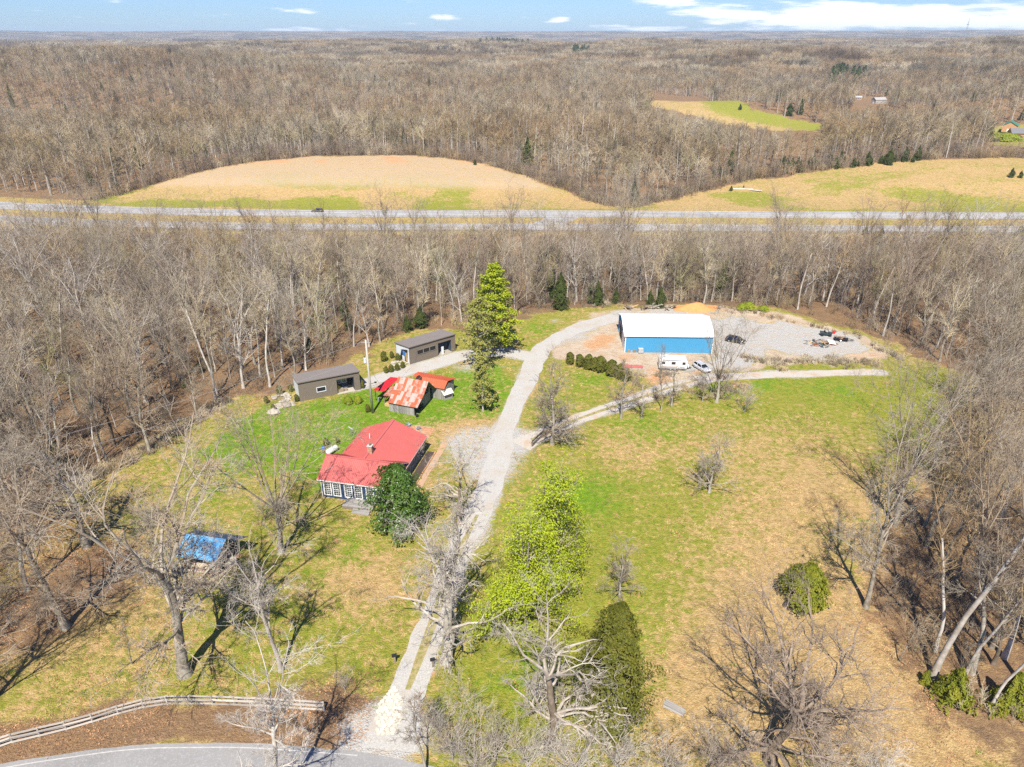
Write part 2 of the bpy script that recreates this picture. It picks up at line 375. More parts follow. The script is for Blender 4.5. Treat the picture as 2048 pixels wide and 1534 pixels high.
gravel = np.clip(gravel*0.92+0.5*blobs([(1280, 745, 4, 1.), (1215, 700, 3, .5), (1400, 735, 4, .8), (1340, 740, 4, .7), (985, 880, 6, 1.5), (950, 900, 5, 1.2), (1000, 940, 5, 1.), (1030, 880, 5, 1.2), (960, 945, 4, .9), (920, 880, 4, .7), (960, 730, 5, .8), (925, 735, 4, .7), (760, 1460, 4, 1.3), (800, 1470, 4, 1.3), (720, 1470, 3, .8), (1040, 735, 4, .5), (1110, 642, 3, .9)]), 0, 1)
for ln, wd in ((DRIVE, 1.7), (BRANCH_SHED, 2.2), (BRANCH_FIELD, 1.3)):
    gravel = np.maximum(gravel, 0.8*sstep(wd+1.6, wd-0.6, ldist(ln, nx, ny)+wob*2.5))
dirt = clear*(1-gravel)
clay = np.clip(0.2*dirt+blobs([(1190, 690, 4, .6), (1215, 676, 3, .5), (1310, 745, 2.5, .9), (1318, 762, 3, .9), (1270, 790, 3, .7), (1240, 800, 2.4, .6), (1480, 712, 4, .4), (1400, 618, 5, .7), (1450, 720, 3, .5), (1360, 712, 3, .4), (1250, 716, 3, .4), (1690, 705, 4, .3), (1740, 715, 4, .3), (1395, 742, 2, .7), (1480, 770, 2.5, .8),
                             (815, 1345, 1.6, .9), (870, 1220, 1.5, .6), (862, 1350, .9, .8), (1010, 1060, 2, .5)])
               + np.where(f1 > .3, .28*sstep(20, 60, ny-300-off)+.6*sstep(.55, .68, fbm(nx/12, ny/8, 91, 3))*sstep(50, 85, ny-300-off), 0), 0, 1)
rwood = sstep(20, 32, nx)*sstep(125, 100, ny)*(1-op); clay = np.maximum(clay, .30*reg(pxpoly([(-60, 1440), (330, 1398), (760, 1410), (760, 1500), (-60, 1560)]), 1.6, 3))
litter = np.where(dirt > 0.5, litter*0.3, litter)*(1-.3*rwood)
green = green*(1-.7*rwood)
A = np.zeros((NV, 4), np.float32); B = np.zeros((NV, 4), np.float32); A[:, 3] = 1; B[:, 3] = 1
A[:, 1] = 1.0; A[:, 0] = 0.3
A[near, 0] = np.clip(green, 0, 1.2); A[near, 1] = litter; A[near, 2] = gravel
B[near, 0] = clay; B[near, 1] = lush*grass*(1-f1)*(1-f2); B[near, 2] = np.clip(dirt+.5*f1*sstep(14, 34, ny-300-off), 0, 1)

gm, t = mat('ground')
P_ = t.obj(); a_ = t.sep(t.attr('cover_a')); b_ = t.sep(t.attr('cover_b'))
n05 = t.noise(0.045, 4, 0.6, P_); n2 = t.noise(0.33, 4, 0.65, P_); n6 = t.noise(1.1, 4, 0.7, P_, 0.4); n20 = t.noise(4.5, 3, 0.7, P_); n60 = t.noise(12.0, 2, 0.7, P_)
def cen(x, k): return t.math('MULTIPLY', t.math('SUBTRACT', x, 0.5), k)
def addm(*xs):
    s_ = xs[0]
    for x in xs[1:]: s_ = t.math('ADD', s_, x)
    return s_
gmix = t.smooth(addm(a_[0], cen(n05, .9), cen(n2, 1.7), cen(n6, 1.8), cen(n20, 2.0)), 0.2, 0.84)
straw = t.mix(t.smooth(n6, .3, .7), (0.50, 0.345, 0.15), (0.36, 0.23, 0.095)); straw = t.mix(t.smooth(n20, .5, .72), straw, (0.62, 0.48, 0.26)); straw = t.mix(t.smooth(n60, .56, .72), straw, (0.25, 0.16, 0.07))
ygreen = t.mix(t.smooth(n6, .35, .7), (0.285, 0.275, 0.038), (0.185, 0.21, 0.022)); ygreen = t.mix(t.smooth(n20, .5, .75), ygreen, (0.36, 0.31, 0.10)); ygreen = t.mix(t.smooth(n60, .56, .75), ygreen, (0.11, 0.13, 0.02))
lgreen = t.mix(t.smooth(n6, .3, .7), (0.165, 0.285, 0.012), (0.105, 0.205, 0.01)); lgreen = t.mix(t.smooth(n20, .5, .75), lgreen, (0.26, 0.31, 0.045))
ygreen = t.mix(t.smooth(addm(b_[1], cen(n2, 1.2), cen(n6, .8)), .15, .75), ygreen, lgreen)
gcol = t.mix(gmix, straw, ygreen)
lit = t.mix(t.smooth(n20, .35, .65), (0.175, 0.10, 0.05), (0.27, 0.17, 0.09)); lit = t.mix(t.smooth(n2, .4, .72), lit, (0.155, 0.098, 0.058))
lit = t.mix(t.smooth(n60, .5, .72), lit, (0.40, 0.275, 0.16)); lit = t.mix(t.math('MULTIPLY', t.smooth(n05, .56, .72), .4), lit, (0.2, 0.175, 0.075))
col = t.mix(t.smooth(addm(a_[1], cen(n2, .9), cen(n6, .9), cen(n20, .7)), .3, .72), gcol, lit)
dcol = t.mix(t.smooth(n2, .35, .65), (0.52, 0.43, 0.32), (0.45, 0.34, 0.235)); dcol = t.mix(t.smooth(n6, .55, .75), dcol, (0.38, 0.29, 0.15))
col = t.mix(t.smooth(addm(b_[2], cen(n2, .8), cen(n6, .8)), .3, .7), col, dcol)
ccol = t.mix(t.smooth(n6, .3, .7), (0.50, 0.26, 0.115), (0.56, 0.35, 0.2))
col = t.mix(t.smooth(addm(b_[0], cen(n2, 1.0), cen(n6, .9)), .3, .8), col, ccol)
grv = t.mix(t.smooth(n20, .3, .7), (0.39, 0.375, 0.345), (0.50, 0.48, 0.445)); grv = t.mix(t.smooth(n2, .45, .7), grv, (0.46, 0.40, 0.32)); grv = t.mix(t.smooth(n60, .55, .8), grv, (0.26, 0.25, 0.24))
col = t.mix(t.smooth(addm(a_[2], cen(n2, .7), cen(n6, 1.0), cen(n20, .6)), .28, .72), col, grv)
bmp = t.math('ADD', t.math('MULTIPLY', n6, 1.0), t.math('MULTIPLY', n20, 0.8))
t.bsdf(col, 0.95, bmp, 0.9, 0.4, 0, 0.1)
i0 = np.arange(len(YS)-1)[:, None]*len(XS)+np.arange(len(XS)-1)[None, :]
quads = np.stack([i0, i0+1, i0+1+len(XS), i0+len(XS)], -1).reshape(-1, 4)
gme = mesh_np('ground', np.stack([gx, gy, gz], 1), quads, None, [gm], None, True)
for nm, arr in (('cover_a', A), ('cover_b', B)):
    at = gme.attributes.new(nm, 'FLOAT_COLOR', 'POINT'); at.data.foreach_set('color', arr.ravel())
ground = bpy.data.objects.new('ground', gme); link(ground); tag(ground, kind='structure')

# ------------------------------------------------------------------ roads
def strip(name, line, widths, offz, m, step=1.0, cross=6, jitter=0.0, crown=0.0, parent=None):
    pts = np.array(line, float); seg = np.hypot(*np.diff(pts, axis=0).T); s_ = np.concatenate([[0], np.cumsum(seg)])
    n = max(2, int(s_[-1]/step)); q = np.linspace(0, s_[-1], n)
    if len(pts) > 2:                                               # round the corners off
        x = np.interp(q, s_, pts[:, 0]); y = np.interp(q, s_, pts[:, 1])
        k = max(1, int(3.0/step)); ker = np.ones(2*k+1)/(2*k+1)
        pad = lambda a: np.concatenate([2*a[0]-a[1:k+1][::-1], a, 2*a[-1]-a[-k-1:-1][::-1]])
        x = np.convolve(pad(x), ker, 'valid'); y = np.convolve(pad(y), ker, 'valid')
    else: x = np.interp(q, s_, pts[:, 0]); y = np.interp(q, s_, pts[:, 1])
    w = np.interp(q, s_, np.broadcast_to(widths, len(pts)))
    tx = np.gradient(x); ty = np.gradient(y); L = np.hypot(tx, ty); nxx, nyy = -ty/L, tx/L
    c_ = np.linspace(-0.5, 0.5, cross+1); V = []
    for i, cc in enumerate(c_):
        ww = w*cc
        if jitter and i in (0, cross): ww = ww+np.sign(cc)*np.maximum(jitter*(2*fbm(q/2.6, q*0+i*7, 77, 4)-.7), -.7*w/cross)
        px_, py_ = x+nxx*ww, y+nyy*ww
        V.append(np.stack([px_, py_, zg(px_, py_)+offz+crown*(1-4*cc*cc)], 1))
    V = np.stack(V, 1).reshape(-1, 3); k = cross+1
    i0 = np.arange(n-1)[:, None]*k+np.arange(cross)[None, :]
    Q = np.stack([i0+1, i0, i0+k, i0+k+1], -1).reshape(-1, 4)
    o = bpy.data.objects.new(name, mesh_np(name, V, Q, None, [m], None, True)); link(o, parent); return o

am, t = mat('asphalt'); P_ = t.obj(); n1 = t.noise(0.15, 4, .6, P_); n2 = t.noise(6, 3, .7, P_); n3 = t.noise(0.8, 3, .6, P_)
c_ = t.mix(t.smooth(n1, .3, .7), (0.27, 0.262, 0.25), (0.225, 0.218, 0.208)); c_ = t.mix(t.smooth(n2, .45, .75), c_, (0.34, 0.335, 0.33)); c_ = t.mix(t.math('MULTIPLY', t.smooth(n3, .55, .7), .35), c_, (0.2, 0.2, 0.2))
t.bsdf(c_, 0.85, n2, 0.3, 0.02)
# worn concrete of the highway: wheel tracks run along it
hm, t = mat('highway_pavement'); P_ = t.obj()
mp = t.new('ShaderNodeMapping'); mp.inputs['Scale'].default_value = (0.02, 1.1, 1); t.l.new(P_, mp.inputs[0])
n1 = t.noise(1.0, 4, .6, mp.outputs[0]); n2 = t.noise(0.2, 3, .6, P_)
c_ = t.mix(t.smooth(n1, .35, .65), (0.42, 0.41, 0.39), (0.22, 0.215, 0.21)); c_ = t.mix(t.math('MULTIPLY', t.smooth(n2, .4, .7), .4), c_, (0.46, 0.45, 0.43)); t.bsdf(c_, 0.85)
white_paint = plain('road_paint', (0.42, 0.41, 0.385), 0.7, 0.35, 2)
yellow_paint = plain('yellow_road_paint', (0.6, 0.42, 0.08), 0.7, 0.15, 2)
hx = np.linspace(-330, 420, 90)
def hwline(yc, x0=-330, x1=420): x = np.linspace(x0, x1, 90); return [(a, yc+float(hw_off(a))) for a in x]
for yc, w in ((290.2, 12.2), (267.2, 11.8)):
    hw = strip('highway', hwline(yc), w, 0.06, hm, 3.0, 8, 0, 0.08); tag(hw, kind='structure')
    for dy in (-w/2+1.6, w/2-2.6): tag(strip('edge_line', hwline(yc+dy), 0.22, 0.15, white_paint, 3.0, 1), kind='structure')
    lm = MB()
    for k in range(62):
        x = -328+k*12.0; y = yc+float(hw_off(x))-0.5; y2 = yc+float(hw_off(x+3))-0.5; z = float(zg(x, y))+0.155
        lm.poly([(x, y-.08, z), (x+3, y2-.08, z), (x+3, y2+.08, z), (x, y+.08, z)])
    tag(lm.obj('lane_marking', white_paint), kind='structure')
xo = MB(); cx_ = G(1112, 436)[0]
tag(strip('median_crossing', [(cx_-4, 271), (cx_+4, 286)], 11, 0.045, hm, 1.0, 6, 0.6), kind='structure')
ROAD = [(-75, 37.5), (-60, 40.3), (-48.5, 43.4), (-38, 45.2), (-27, 45.3), (-16, 44.4), (-6, 42.2), (4, 39.4), (16, 35), (30, 29), (44, 22)]
rd = strip('county_road', ROAD, 7.6, 0.03, am, 1.0, 8, 0.12, 0.06); tag(rd, kind='structure')
def offset_line(line, d):
    p_ = np.array(line); tx = np.gradient(p_[:, 0]); ty = np.gradient(p_[:, 1]); L = np.hypot(tx, ty)
    return [(a-ty_/l_*d, b+tx_/l_*d) for (a, b), tx_, ty_, l_ in zip(p_, tx, ty, L)]
tag(strip('edge_line', offset_line(ROAD, 3.3)[:6], 0.13, 0.062, white_paint, 1.0, 1), kind='structure')
tag(strip('edge_line', offset_line(ROAD, -3.3), 0.13, 0.062, white_paint, 1.0, 1), kind='structure')
tag(strip('centre_line', offset_line(ROAD, 0), 0.13, 0.105, yellow_paint, 1.0, 1), kind='structure')

dm, t = mat('driveway_gravel'); P_ = t.obj(); n1 = t.noise(0.25, 4, .6, P_); n2 = t.noise(5, 3, .75, P_); n3 = t.noise(16, 2, .7, P_); n4 = t.noise(1.2, 4, .6, P_)
c_ = t.mix(t.smooth(n2, .3, .7), (0.34, 0.325, 0.295), (0.48, 0.46, 0.42)); c_ = t.mix(t.smooth(n1, .45, .7), c_, (0.40, 0.35, 0.285)); c_ = t.mix(t.smooth(n3, .55, .75), c_, (0.27, 0.26, 0.25))
c_ = t.mix(t.math('MULTIPLY', t.smooth(n4, .58, .72), .5), c_, (0.24, 0.22, 0.09)); t.bsdf(c_, 0.95, t.math('ADD', n2, n3), 0.6, 0.06)
tag(strip('driveway', DRIVE, DRIVE_W, 0.035, dm, 0.7, 8, 0.5), kind='structure')
tag(strip('driveway', BRANCH_SHED, BRANCH_SHED_W, 0.030, dm, 0.7, 8, 0.5), kind='structure')
em, t = mat('dirt_track'); P_ = t.obj(); n1 = t.noise(0.3, 4, .6, P_); n2 = t.noise(5, 3, .75, P_)
c_ = t.mix(t.smooth(n2, .3, .7), (0.36, 0.32, 0.27), (0.48, 0.445, 0.39)); c_ = t.mix(t.smooth(n1, .48, .72), c_, (0.40, 0.29, 0.185)); t.bsdf(c_, 0.95, n2, 0.6, 0.06)
tag(strip('dirt_track', BRANCH_FIELD, BRANCH_FIELD_W, 0.025, em, 0.7, 8, 0.5), kind='structure')
# the grass left standing between the wheel tracks
vg, t = mat('verge_grass'); P_ = t.obj(); n1 = t.noise(1.5, 4, .7, P_); t.bsdf(t.mix(t.smooth(n1, .35, .65), (0.19, 0.19, 0.05), (0.36, 0.28, 0.14)), 0.95, n1, 0.6, 0.1)
tag(strip('grass_strip', DRIVE[2:9], [0.5, 1.0, 1.1, 1.1, 1.0, .8, 0.4], 0.055, vg, 0.5, 3, 0.06), kind='structure')
tag(strip('grass_strip', BRANCH_FIELD[1:8], [0.3, .5, .6, .7, .7, .5, 0.3], 0.05, vg, 0.5, 3, 0.06), kind='structure')

# ------------------------------------------------------------------ trees
def bark_mat(name, light, dark, tip=None):
    m, t = mat(name); p = t.pos(); n1 = t.noise(1.1, 4, .65, p); n2 = t.noise(0.09, 2, .5, p); r_ = t.rnd()
    f = t.math('ADD', t.smooth(n1, .3, .7), t.math('MULTIPLY', t.math('SUBTRACT', r_, .5), .7))
    c_ = t.mix(f, dark, light)
    if tip: c_ = t.mix(t.math('MULTIPLY', t.smooth(n2, .42, .6), .5), c_, tip)
    t.bsdf(c_, 0.9, n1, 0.4, 0.05, 0, 0.1); return m
bark_grey = bark_mat('grey_bark', (0.37, 0.34, 0.28), (0.17, 0.145, 0.11))
bark_brown = bark_mat('brown_bark', (0.24, 0.19, 0.14), (0.11, 0.085, 0.06))
bark_pale = bark_mat('pale_bark', (0.52, 0.485, 0.43), (0.33, 0.29, 0.24))
twig_grey = bark_mat('grey_twigs', (0.36, 0.32, 0.255), (0.19, 0.155, 0.115), (0.31, 0.22, 0.14))
twig_pale = bark_mat('pale_twigs', (0.47, 0.43, 0.37), (0.30, 0.255, 0.205))
twig_dark = bark_mat('dark_twigs', (0.30, 0.24, 0.185), (0.18, 0.135, 0.10))
twig_buds = bark_mat('budding_twigs', (0.35, 0.33, 0.17), (0.26, 0.23, 0.11))
# woods: the tone drifts from grey to rust to olive over the hills
def wood_mat(name, k):
    m, t = mat(name); p = t.pos(); r_ = t.rnd(); loc = t.new('ShaderNodeObjectInfo').outputs['Location']
    n1 = t.noise(0.012, 3, .55, p); n2 = t.noise(0.11, 2, .6, loc); n3 = t.noise(0.035, 3, .6, p)
    c_ = t.mix(t.smooth(n2, .3, .7), (0.385*k, 0.305*k, 0.185*k), (0.43*k, 0.375*k, 0.275*k))
    c_ = t.mix(t.math('MULTIPLY', t.smooth(n1, .42, .62), .85), c_, (0.33*k, 0.225*k, 0.115*k)); n4 = t.noise(0.0035, 3, .55, p); c_ = t.mix(t.math('MULTIPLY', t.smooth(n4, .5, .62), .45), c_, (0.24*k, 0.15*k, 0.085*k))
    c_ = t.mix(t.math('MULTIPLY', t.smooth(n3, .56, .74), .55), c_, (0.30*k, 0.275*k, 0.11*k))
    n = t.new('ShaderNodeVectorMath', operation='SCALE'); t.l.new(c_, n.inputs[0]); t.l.new(t.math('ADD', .42, t.math('MULTIPLY', r_, 1.1)), n.inputs['Scale'])
    t.bsdf(n.outputs[0], 0.95, None, 0, 0, 0, 0.05); return m
wood_twig = wood_mat('woodland_twigs', .85)
far_twig = wood_mat('far_woodland', 0.82)

def norm(a): return a/np.maximum(np.linalg.norm(a, axis=-1, keepdims=True), 1e-9)
def grow(start, dirs, length, K, wander, up, rg):
    P_ = [start]; d = norm(dirs); st = length[:, None]/K
    for k in range(K):
        P_.append(P_[-1]+d*st); d = norm(d+rg.normal(0, 1, d.shape)*wander+np.array([0, 0, up]))
    return np.stack(P_, 1)
def spawn(P_, Rr, L, n, t0, t1, ang, asd, lk, lsd, tlen, rk, rg, power=1.0):
    B, K1, _ = P_.shape; K = K1-1
    n_ = np.maximum(1, rg.poisson(n, B)) if not np.isscalar(n) or n < 30 else np.full(B, n)
    bi = np.repeat(np.arange(B), n_); tt = t0+(t1-t0)*rg.random(len(bi))**power
    f = tt*K; i = np.minimum(f.astype(int), K-1); fr = (f-i)[:, None]
    p = P_[bi, i]*(1-fr)+P_[bi, i+1]*fr; d = norm(P_[bi, i+1]-P_[bi, i]); r_ = Rr[bi, i]*(1-fr[:, 0])+Rr[bi, i+1]*fr[:, 0]
    v = norm(np.cross(d, rg.normal(0, 1, d.shape))); a = np.radians(rg.normal(ang, asd, len(bi)))[:, None]
    dd = d*np.cos(a)+v*np.sin(a); ln = L[bi]*np.clip(rg.normal(lk, lsd, len(bi)), .12, 1.2)*(1-tlen*tt)
    return p, dd, ln, r_*rk
def taper(r0, K, end=0.3, pw=1.0): return r0[:, None]*(1-(1-end)*(np.linspace(0, 1, K+1)[None, :]**pw))
def tubes(P_, Rr, S):
    B, K1, _ = P_.shape
    T = np.empty_like(P_); T[:, 1:-1] = P_[:, 2:]-P_[:, :-2]; T[:, 0] = P_[:, 1]-P_[:, 0]; T[:, -1] = P_[:, -1]-P_[:, -2]; T = norm(T)
    ref = np.where(np.abs(T[:, :1, 2:3]) < .8, np.array([0, 0, 1.]), np.array([1., 0, 0])); U = norm(np.cross(T, ref)); W = np.cross(T, U)
    a = np.arange(S)*2*math.pi/S
    V = P_[:, :, None, :]+Rr[:, :, None, None]*(U[:, :, None, :]*np.cos(a)[None, None, :, None]+W[:, :, None, :]*np.sin(a)[None, None, :, None])
    base = (np.arange(B)*K1*S)[:, None, None]+(np.arange(K1-1)*S)[None, :, None]; s0 = np.arange(S)[None, None, :]; s1 = (np.arange(S)+1) % S; s1 = s1[None, None, :]
    Q = np.stack([base+s0, base+s1, base+S+s1, base+S+s0], -1).reshape(-1, 4)
    return V.reshape(-1, 3), Q, None
def cones(p, d, L, r, S=3):
    """twigs: three-sided spikes"""
    d = norm(d); ref = np.where(np.abs(d[:, 2:3]) < .8, np.array([0, 0, 1.]), np.array([1., 0, 0])); U = norm(np.cross(d, ref)); W = np.cross(d, U); B = len(p)
    ring = [p+r[:, None]*(U*math.cos(2*math.pi*i/S)+W*math.sin(2*math.pi*i/S)) for i in range(S)]
    V = np.stack(ring+[p+d*L[:, None]], 1).reshape(-1, 3); b = np.arange(B)*(S+1)
    T = np.concatenate([np.stack([b+i, b+(i+1) % S, b+S], 1) for i in range(S)])
    return V, None, T
def merge(parts):
    V = []; Q = []; T = []; n = 0
    for v, q, t_ in parts:
        V.append(v)
        if q is not None and len(q): Q.append(q+n)
        if t_ is not None and len(t_): T.append(t_+n)
        n += len(v)
    return np.concatenate(V), (np.concatenate(Q) if Q else None), (np.concatenate(T) if T else None)

def bare_tree(seed, H=20., r0=.28, th=1.0, cb=.35, n1=22, ll=.34, a1=58, a1top=28, n2=6, n3=5, n4=4, n5=0, wander=.10, up=.06, lean=0., rt=.018, sides=7, droop=0., twl=1.0, forks=0):
    """trunk plus crown arrays of a leafless tree. th: trunk length / height; cb: where the limbs start; ll: limb length / height"""
    rg = np.random.default_rng(seed); K = 9
    d0 = np.array([[rg.normal(0, .03)+lean, rg.normal(0, .03), 1.]])
    Tp = grow(np.zeros((1, 3)), d0, np.array([H*th]), K, .035+wander*.35, .05, rg)
    Tr = taper(np.array([r0]), K, .16 if th > .8 else .5, .9); Tr[:, 0] *= 1.4; Tr[:, 1] *= 1.06
    trunk = [tubes(Tp, Tr, sides)]; L0 = np.array([H*th])
    # first-order limbs, laid out by height
    n1 = int(n1); tt = np.sort(cb+(0.97-cb)*rg.random(n1)); e = (tt-cb)/(0.97-cb)
    f = tt*K; i = np.minimum(f.astype(int), K-1); fr = (f-i)[:, None]
    p = Tp[0, i]*(1-fr)+Tp[0, i+1]*fr; az = rg.random(n1)*6.283+np.arange(n1)*2.4
    an = np.radians(a1+(a1top-a1)*e+rg.normal(0, 8, n1))
    d = np.stack([np.cos(az)*np.sin(an), np.sin(az)*np.sin(an), np.cos(an)], 1)
    ln = H*ll*(1-.55*e**1.6)*rg.uniform(.65, 1.15, n1); r_ = np.minimum((Tr[0, i]*(1-fr[:, 0])+Tr[0, i+1]*fr[:, 0])*rg.uniform(.36, .56, n1), ln*.02+.02)
    if forks:                                                      # the trunk splits into a few heavy leaders
        k = forks; az = np.arange(k)*6.283/k+rg.random()*6; an = np.radians(rg.uniform(14, 34, k))
        p = np.concatenate([p, np.repeat(Tp[0, -1][None], k, 0)]); d = np.concatenate([d, np.stack([np.cos(az)*np.sin(an), np.sin(az)*np.sin(an), np.cos(an)], 1)])
        ln = np.concatenate([ln, H*(1-th)*rg.uniform(.85, 1.1, k)]); r_ = np.concatenate([r_, np.full(k, Tr[0, -1]*.64)])
    K1 = 7; P1 = grow(p, d, ln, K1, wander, up-droop, rg); R1 = taper(r_, K1, .25)
    crown = [tubes(P1, R1, 5)]
    p, d, l2, r2 = spawn(P1, R1, ln, n2, .18, 1., 46, 12, .44, .12, .35, .62, rg); K2 = 5
    P2 = grow(p, d, l2, K2, wander*1.2, up-droop*.5, rg); R2 = taper(np.maximum(r2, rt*1.3), K2, .3); crown.append(tubes(P2, R2, 3))
    p, d, l3, r3 = spawn(P2, R2, l2, n3, .15, 1., 42, 14, .5, .14, .3, .65, rg); K3 = 3
    P3 = grow(p, d, l3, K3, wander*1.4, up*.8, rg); R3 = taper(np.maximum(r3, rt), K3, .35); crown.append(tubes(P3, R3, 3))
    p, d, l4, r4 = spawn(P3, R3, l3, n4, .15, 1., 40, 15, .6*twl, .16, .2, .7, rg)
    if n5:
        P4 = grow(p, d, l4, 2, wander*1.5, up, rg); R4 = taper(np.maximum(r4, rt*.7), 2, .4); crown.append(tubes(P4, R4, 3))
        p, d, l5, r5 = spawn(P4, R4, l4, n5, .1, 1., 38, 15, .65, .2, .2, .7, rg); crown.append(cones(p, d, np.maximum(l5, .25), np.maximum(r5, rt*.55)))
        tips = (p, d, l5)
    else:
        crown.append(cones(p, d, np.maximum(l4, .3), np.maximum(r4, rt*.7))); tips = (p, d, l4)
    return merge(trunk), merge(crown), tips

def tree_meshes(name, tr, cr, mt, mc):
    return mesh_np(name+'_trunk', tr[0], tr[1], tr[2], [mt], None, True), mesh_np(name+'_crown', cr[0], cr[1], cr[2], [mc], None, False)
def place_tree(kind, meshes, x, y, rz, sc, label, group=None, cat='tree', z=None, lean=None):
    o = empty(kind, (x, y, float(zg(x, y))-.05 if z is None else z), rz, label, cat, group)
    o.scale = (sc, sc, sc) if np.isscalar(sc) else sc
    if lean: o.rotation_euler = (lean[0], lean[1], rz)
    for nm, me in meshes: part(nm, me, o)
    return o

# leaf sprays -------------------------------------------------------
def leaf_mat(name, a, b, c_, rough=.6, sub=.32, spec=.3):
    m, t = mat(name); p = t.pos(); n1 = t.noise(2.6, 3, .6, p); n2 = t.noise(0.6, 2, .5, p)
    k = t.mix(t.smooth(n1, .3, .7), a, b); k = t.mix(t.math('MULTIPLY', t.smooth(n2, .45, .7), .7), k, c_)
    bs = t.new('ShaderNodeBsdfPrincipled'); t.put(bs.inputs['Base Color'], k); bs.inputs['Roughness'].default_value = rough; bs.inputs['Specular IOR Level'].default_value = spec
    tr = t.new('ShaderNodeBsdfTranslucent'); t.l.new(k, tr.inputs[0]); mx = t.new('ShaderNodeMixShader'); mx.inputs[0].default_value = sub
    t.l.new(bs.outputs[0], mx.inputs[1]); t.l.new(tr.outputs[0], mx.inputs[2]); o = t.new('ShaderNodeOutputMaterial'); t.l.new(mx.outputs[0], o.inputs[0]); return m
ragged_leaf = leaf_mat('olive_cedar_foliage', (0.165, 0.17, 0.018), (0.09, 0.10, 0.014), (0.22, 0.20, 0.028))
cedar_leaf = leaf_mat('cedar_foliage', (0.26, 0.28, 0.02), (0.15, 0.175, 0.016), (0.33, 0.30, 0.028))
darkcedar_leaf = leaf_mat('dark_cedar_foliage', (0.085, 0.115, 0.022), (0.055, 0.078, 0.016), (0.125, 0.135, 0.03))
pine_leaf = leaf_mat('pine_needles', (0.42, 0.48, 0.02), (0.26, 0.33, 0.018), (0.50, 0.50, 0.03))
hem_leaf = leaf_mat('thin_evergreen_foliage', (0.36, 0.35, 0.08), (0.25, 0.26, 0.06), (0.42, 0.39, 0.12))
magnolia_leaf = leaf_mat('magnolia_leaves', (0.075, 0.15, 0.016), (0.045, 0.09, 0.012), (0.12, 0.18, 0.022), .35, .1, .5)
spring_leaf = leaf_mat('spring_leaves', (0.42, 0.50, 0.015), (0.30, 0.39, 0.012), (0.50, 0.52, 0.03), .5, .35)
bush_leaf = leaf_mat('yellow_green_leaves', (0.34, 0.40, 0.025), (0.25, 0.31, 0.02), (0.42, 0.44, 0.04), .55, .35)
arbor_leaf = leaf_mat('hedge_foliage', (0.17, 0.175, 0.022), (0.11, 0.12, 0.016), (0.22, 0.205, 0.03))
def leaves(p, n, size, rg, aspect=.5):
    """one small bent leaf-spray (two triangles) at each p facing roughly n"""
    n = norm(n+rg.normal(0, .45, n.shape)); u = norm(np.cross(n, rg.normal(0, 1, n.shape))); w = np.cross(n, u); s_ = (size*rg.uniform(.6, 1.4, len(p)))[:, None]
    V = np.stack([p-u*s_*.5, p+w*s_*aspect*.5+n*s_*.12, p+u*s_*.5, p-w*s_*aspect*.5+n*s_*.12], 1).reshape(-1, 3); b = np.arange(len(p))*4
    return V, None, np.concatenate([np.stack([b, b+1, b+2], 1), np.stack([b, b+2, b+3], 1)])
def conifer(seed, H, Rm, n, size, shape='cone', lump=.25, rt=.14, inner=.35, bottom=.02):
    rg = np.random.default_rng(seed); t_ = rg.random(n)**.8
    z = bottom+(1-bottom)*t_; az = rg.random(n)*6.283
    if shape == 'cone': prof = np.minimum(1, (z-bottom)/.12+.35)*(1-z)**.85
    elif shape == 'egg': prof = np.sin(np.clip((z-bottom)/(1-bottom), 0, 1)**.72*math.pi)**.62
    elif shape == 'column': prof = np.minimum(1, (z-bottom)/.1+.4)*np.minimum(1, (1-z)/.45)**.7
    lm = (1+lump*(2*fbm(az*1.6+seed, z*H*.55, seed, 3)-1)*2+.22*(2*fbm(az*4.5, z*H*1.7, seed+5, 2)-1)*2)*rg.uniform(.92, 1.1, n)
    rr = Rm*prof*lm*(1-inner*rg.random(n)**2.2)
    p = np.stack([rr*np.cos(az), rr*np.sin(az), z*H], 1); nrm = np.stack([np.cos(az), np.sin(az), np.full(n, .55)], 1)
    fol = leaves(p, nrm, size, rg, .55)
    tp = grow(np.zeros((1, 3)), np.array([[0, 0, 1.]]), np.array([H*.9]), 6, .02, .1, rg); return tubes(tp, taper(np.array([rt]), 6, .15), 6), fol
def whorled(seed, H, Rm, tiers, per, size, ntuft, rt=.25, prof=lambda z: (1-z)**.7, droop=.0, bottom=.12, jag=.25):
    """a pine: tiers of boughs, each carrying tufts of needles"""
    rg = np.random.default_rng(seed); st = []; d = []; L = []
    for k in range(tiers):
        z = bottom+(1-bottom)*(k+.5*rg.random())/tiers
        for j in range(per):
            a = 6.283*(j+rg.random()*.7)/per+k; e = rg.uniform(-.02, .35)-droop+.35*z; st.append((0, 0, z*H)); d.append((math.cos(a), math.sin(a), e)); L.append(max(.4, Rm*prof(z)*rg.uniform(1-jag, 1+jag)))
    st = np.array(st, float); d = np.array(d); L = np.array(L); P1 = grow(st, d, L, 5, .08, .04, rg); R1 = taper(np.maximum(.03, L*.018), 5, .2)
    tp = grow(np.zeros((1, 3)), np.array([[0, 0, 1.]]), np.array([H*.98]), 8, .015, .1, rg)
    tr = merge([tubes(tp, taper(np.array([rt]), 8, .08), 7), tubes(P1, R1, 3)])
    p, dd, l2, _ = spawn(P1, R1, L, ntuft, .22, 1.0, 50, 20, .28, .08, .3, .5, rg, .75)
    pts = p+norm(dd)*l2[:, None]*rg.random(len(p))[:, None]; pts = np.repeat(pts, 4, 0)+rg.normal(0, size*.55, (len(p)*4, 3))*np.array([1, 1, .55])
    nr = np.repeat(norm(dd)*.5+np.array([0, 0, .8]), 4, 0); return tr, leaves(pts, nr, size, rg, .5)

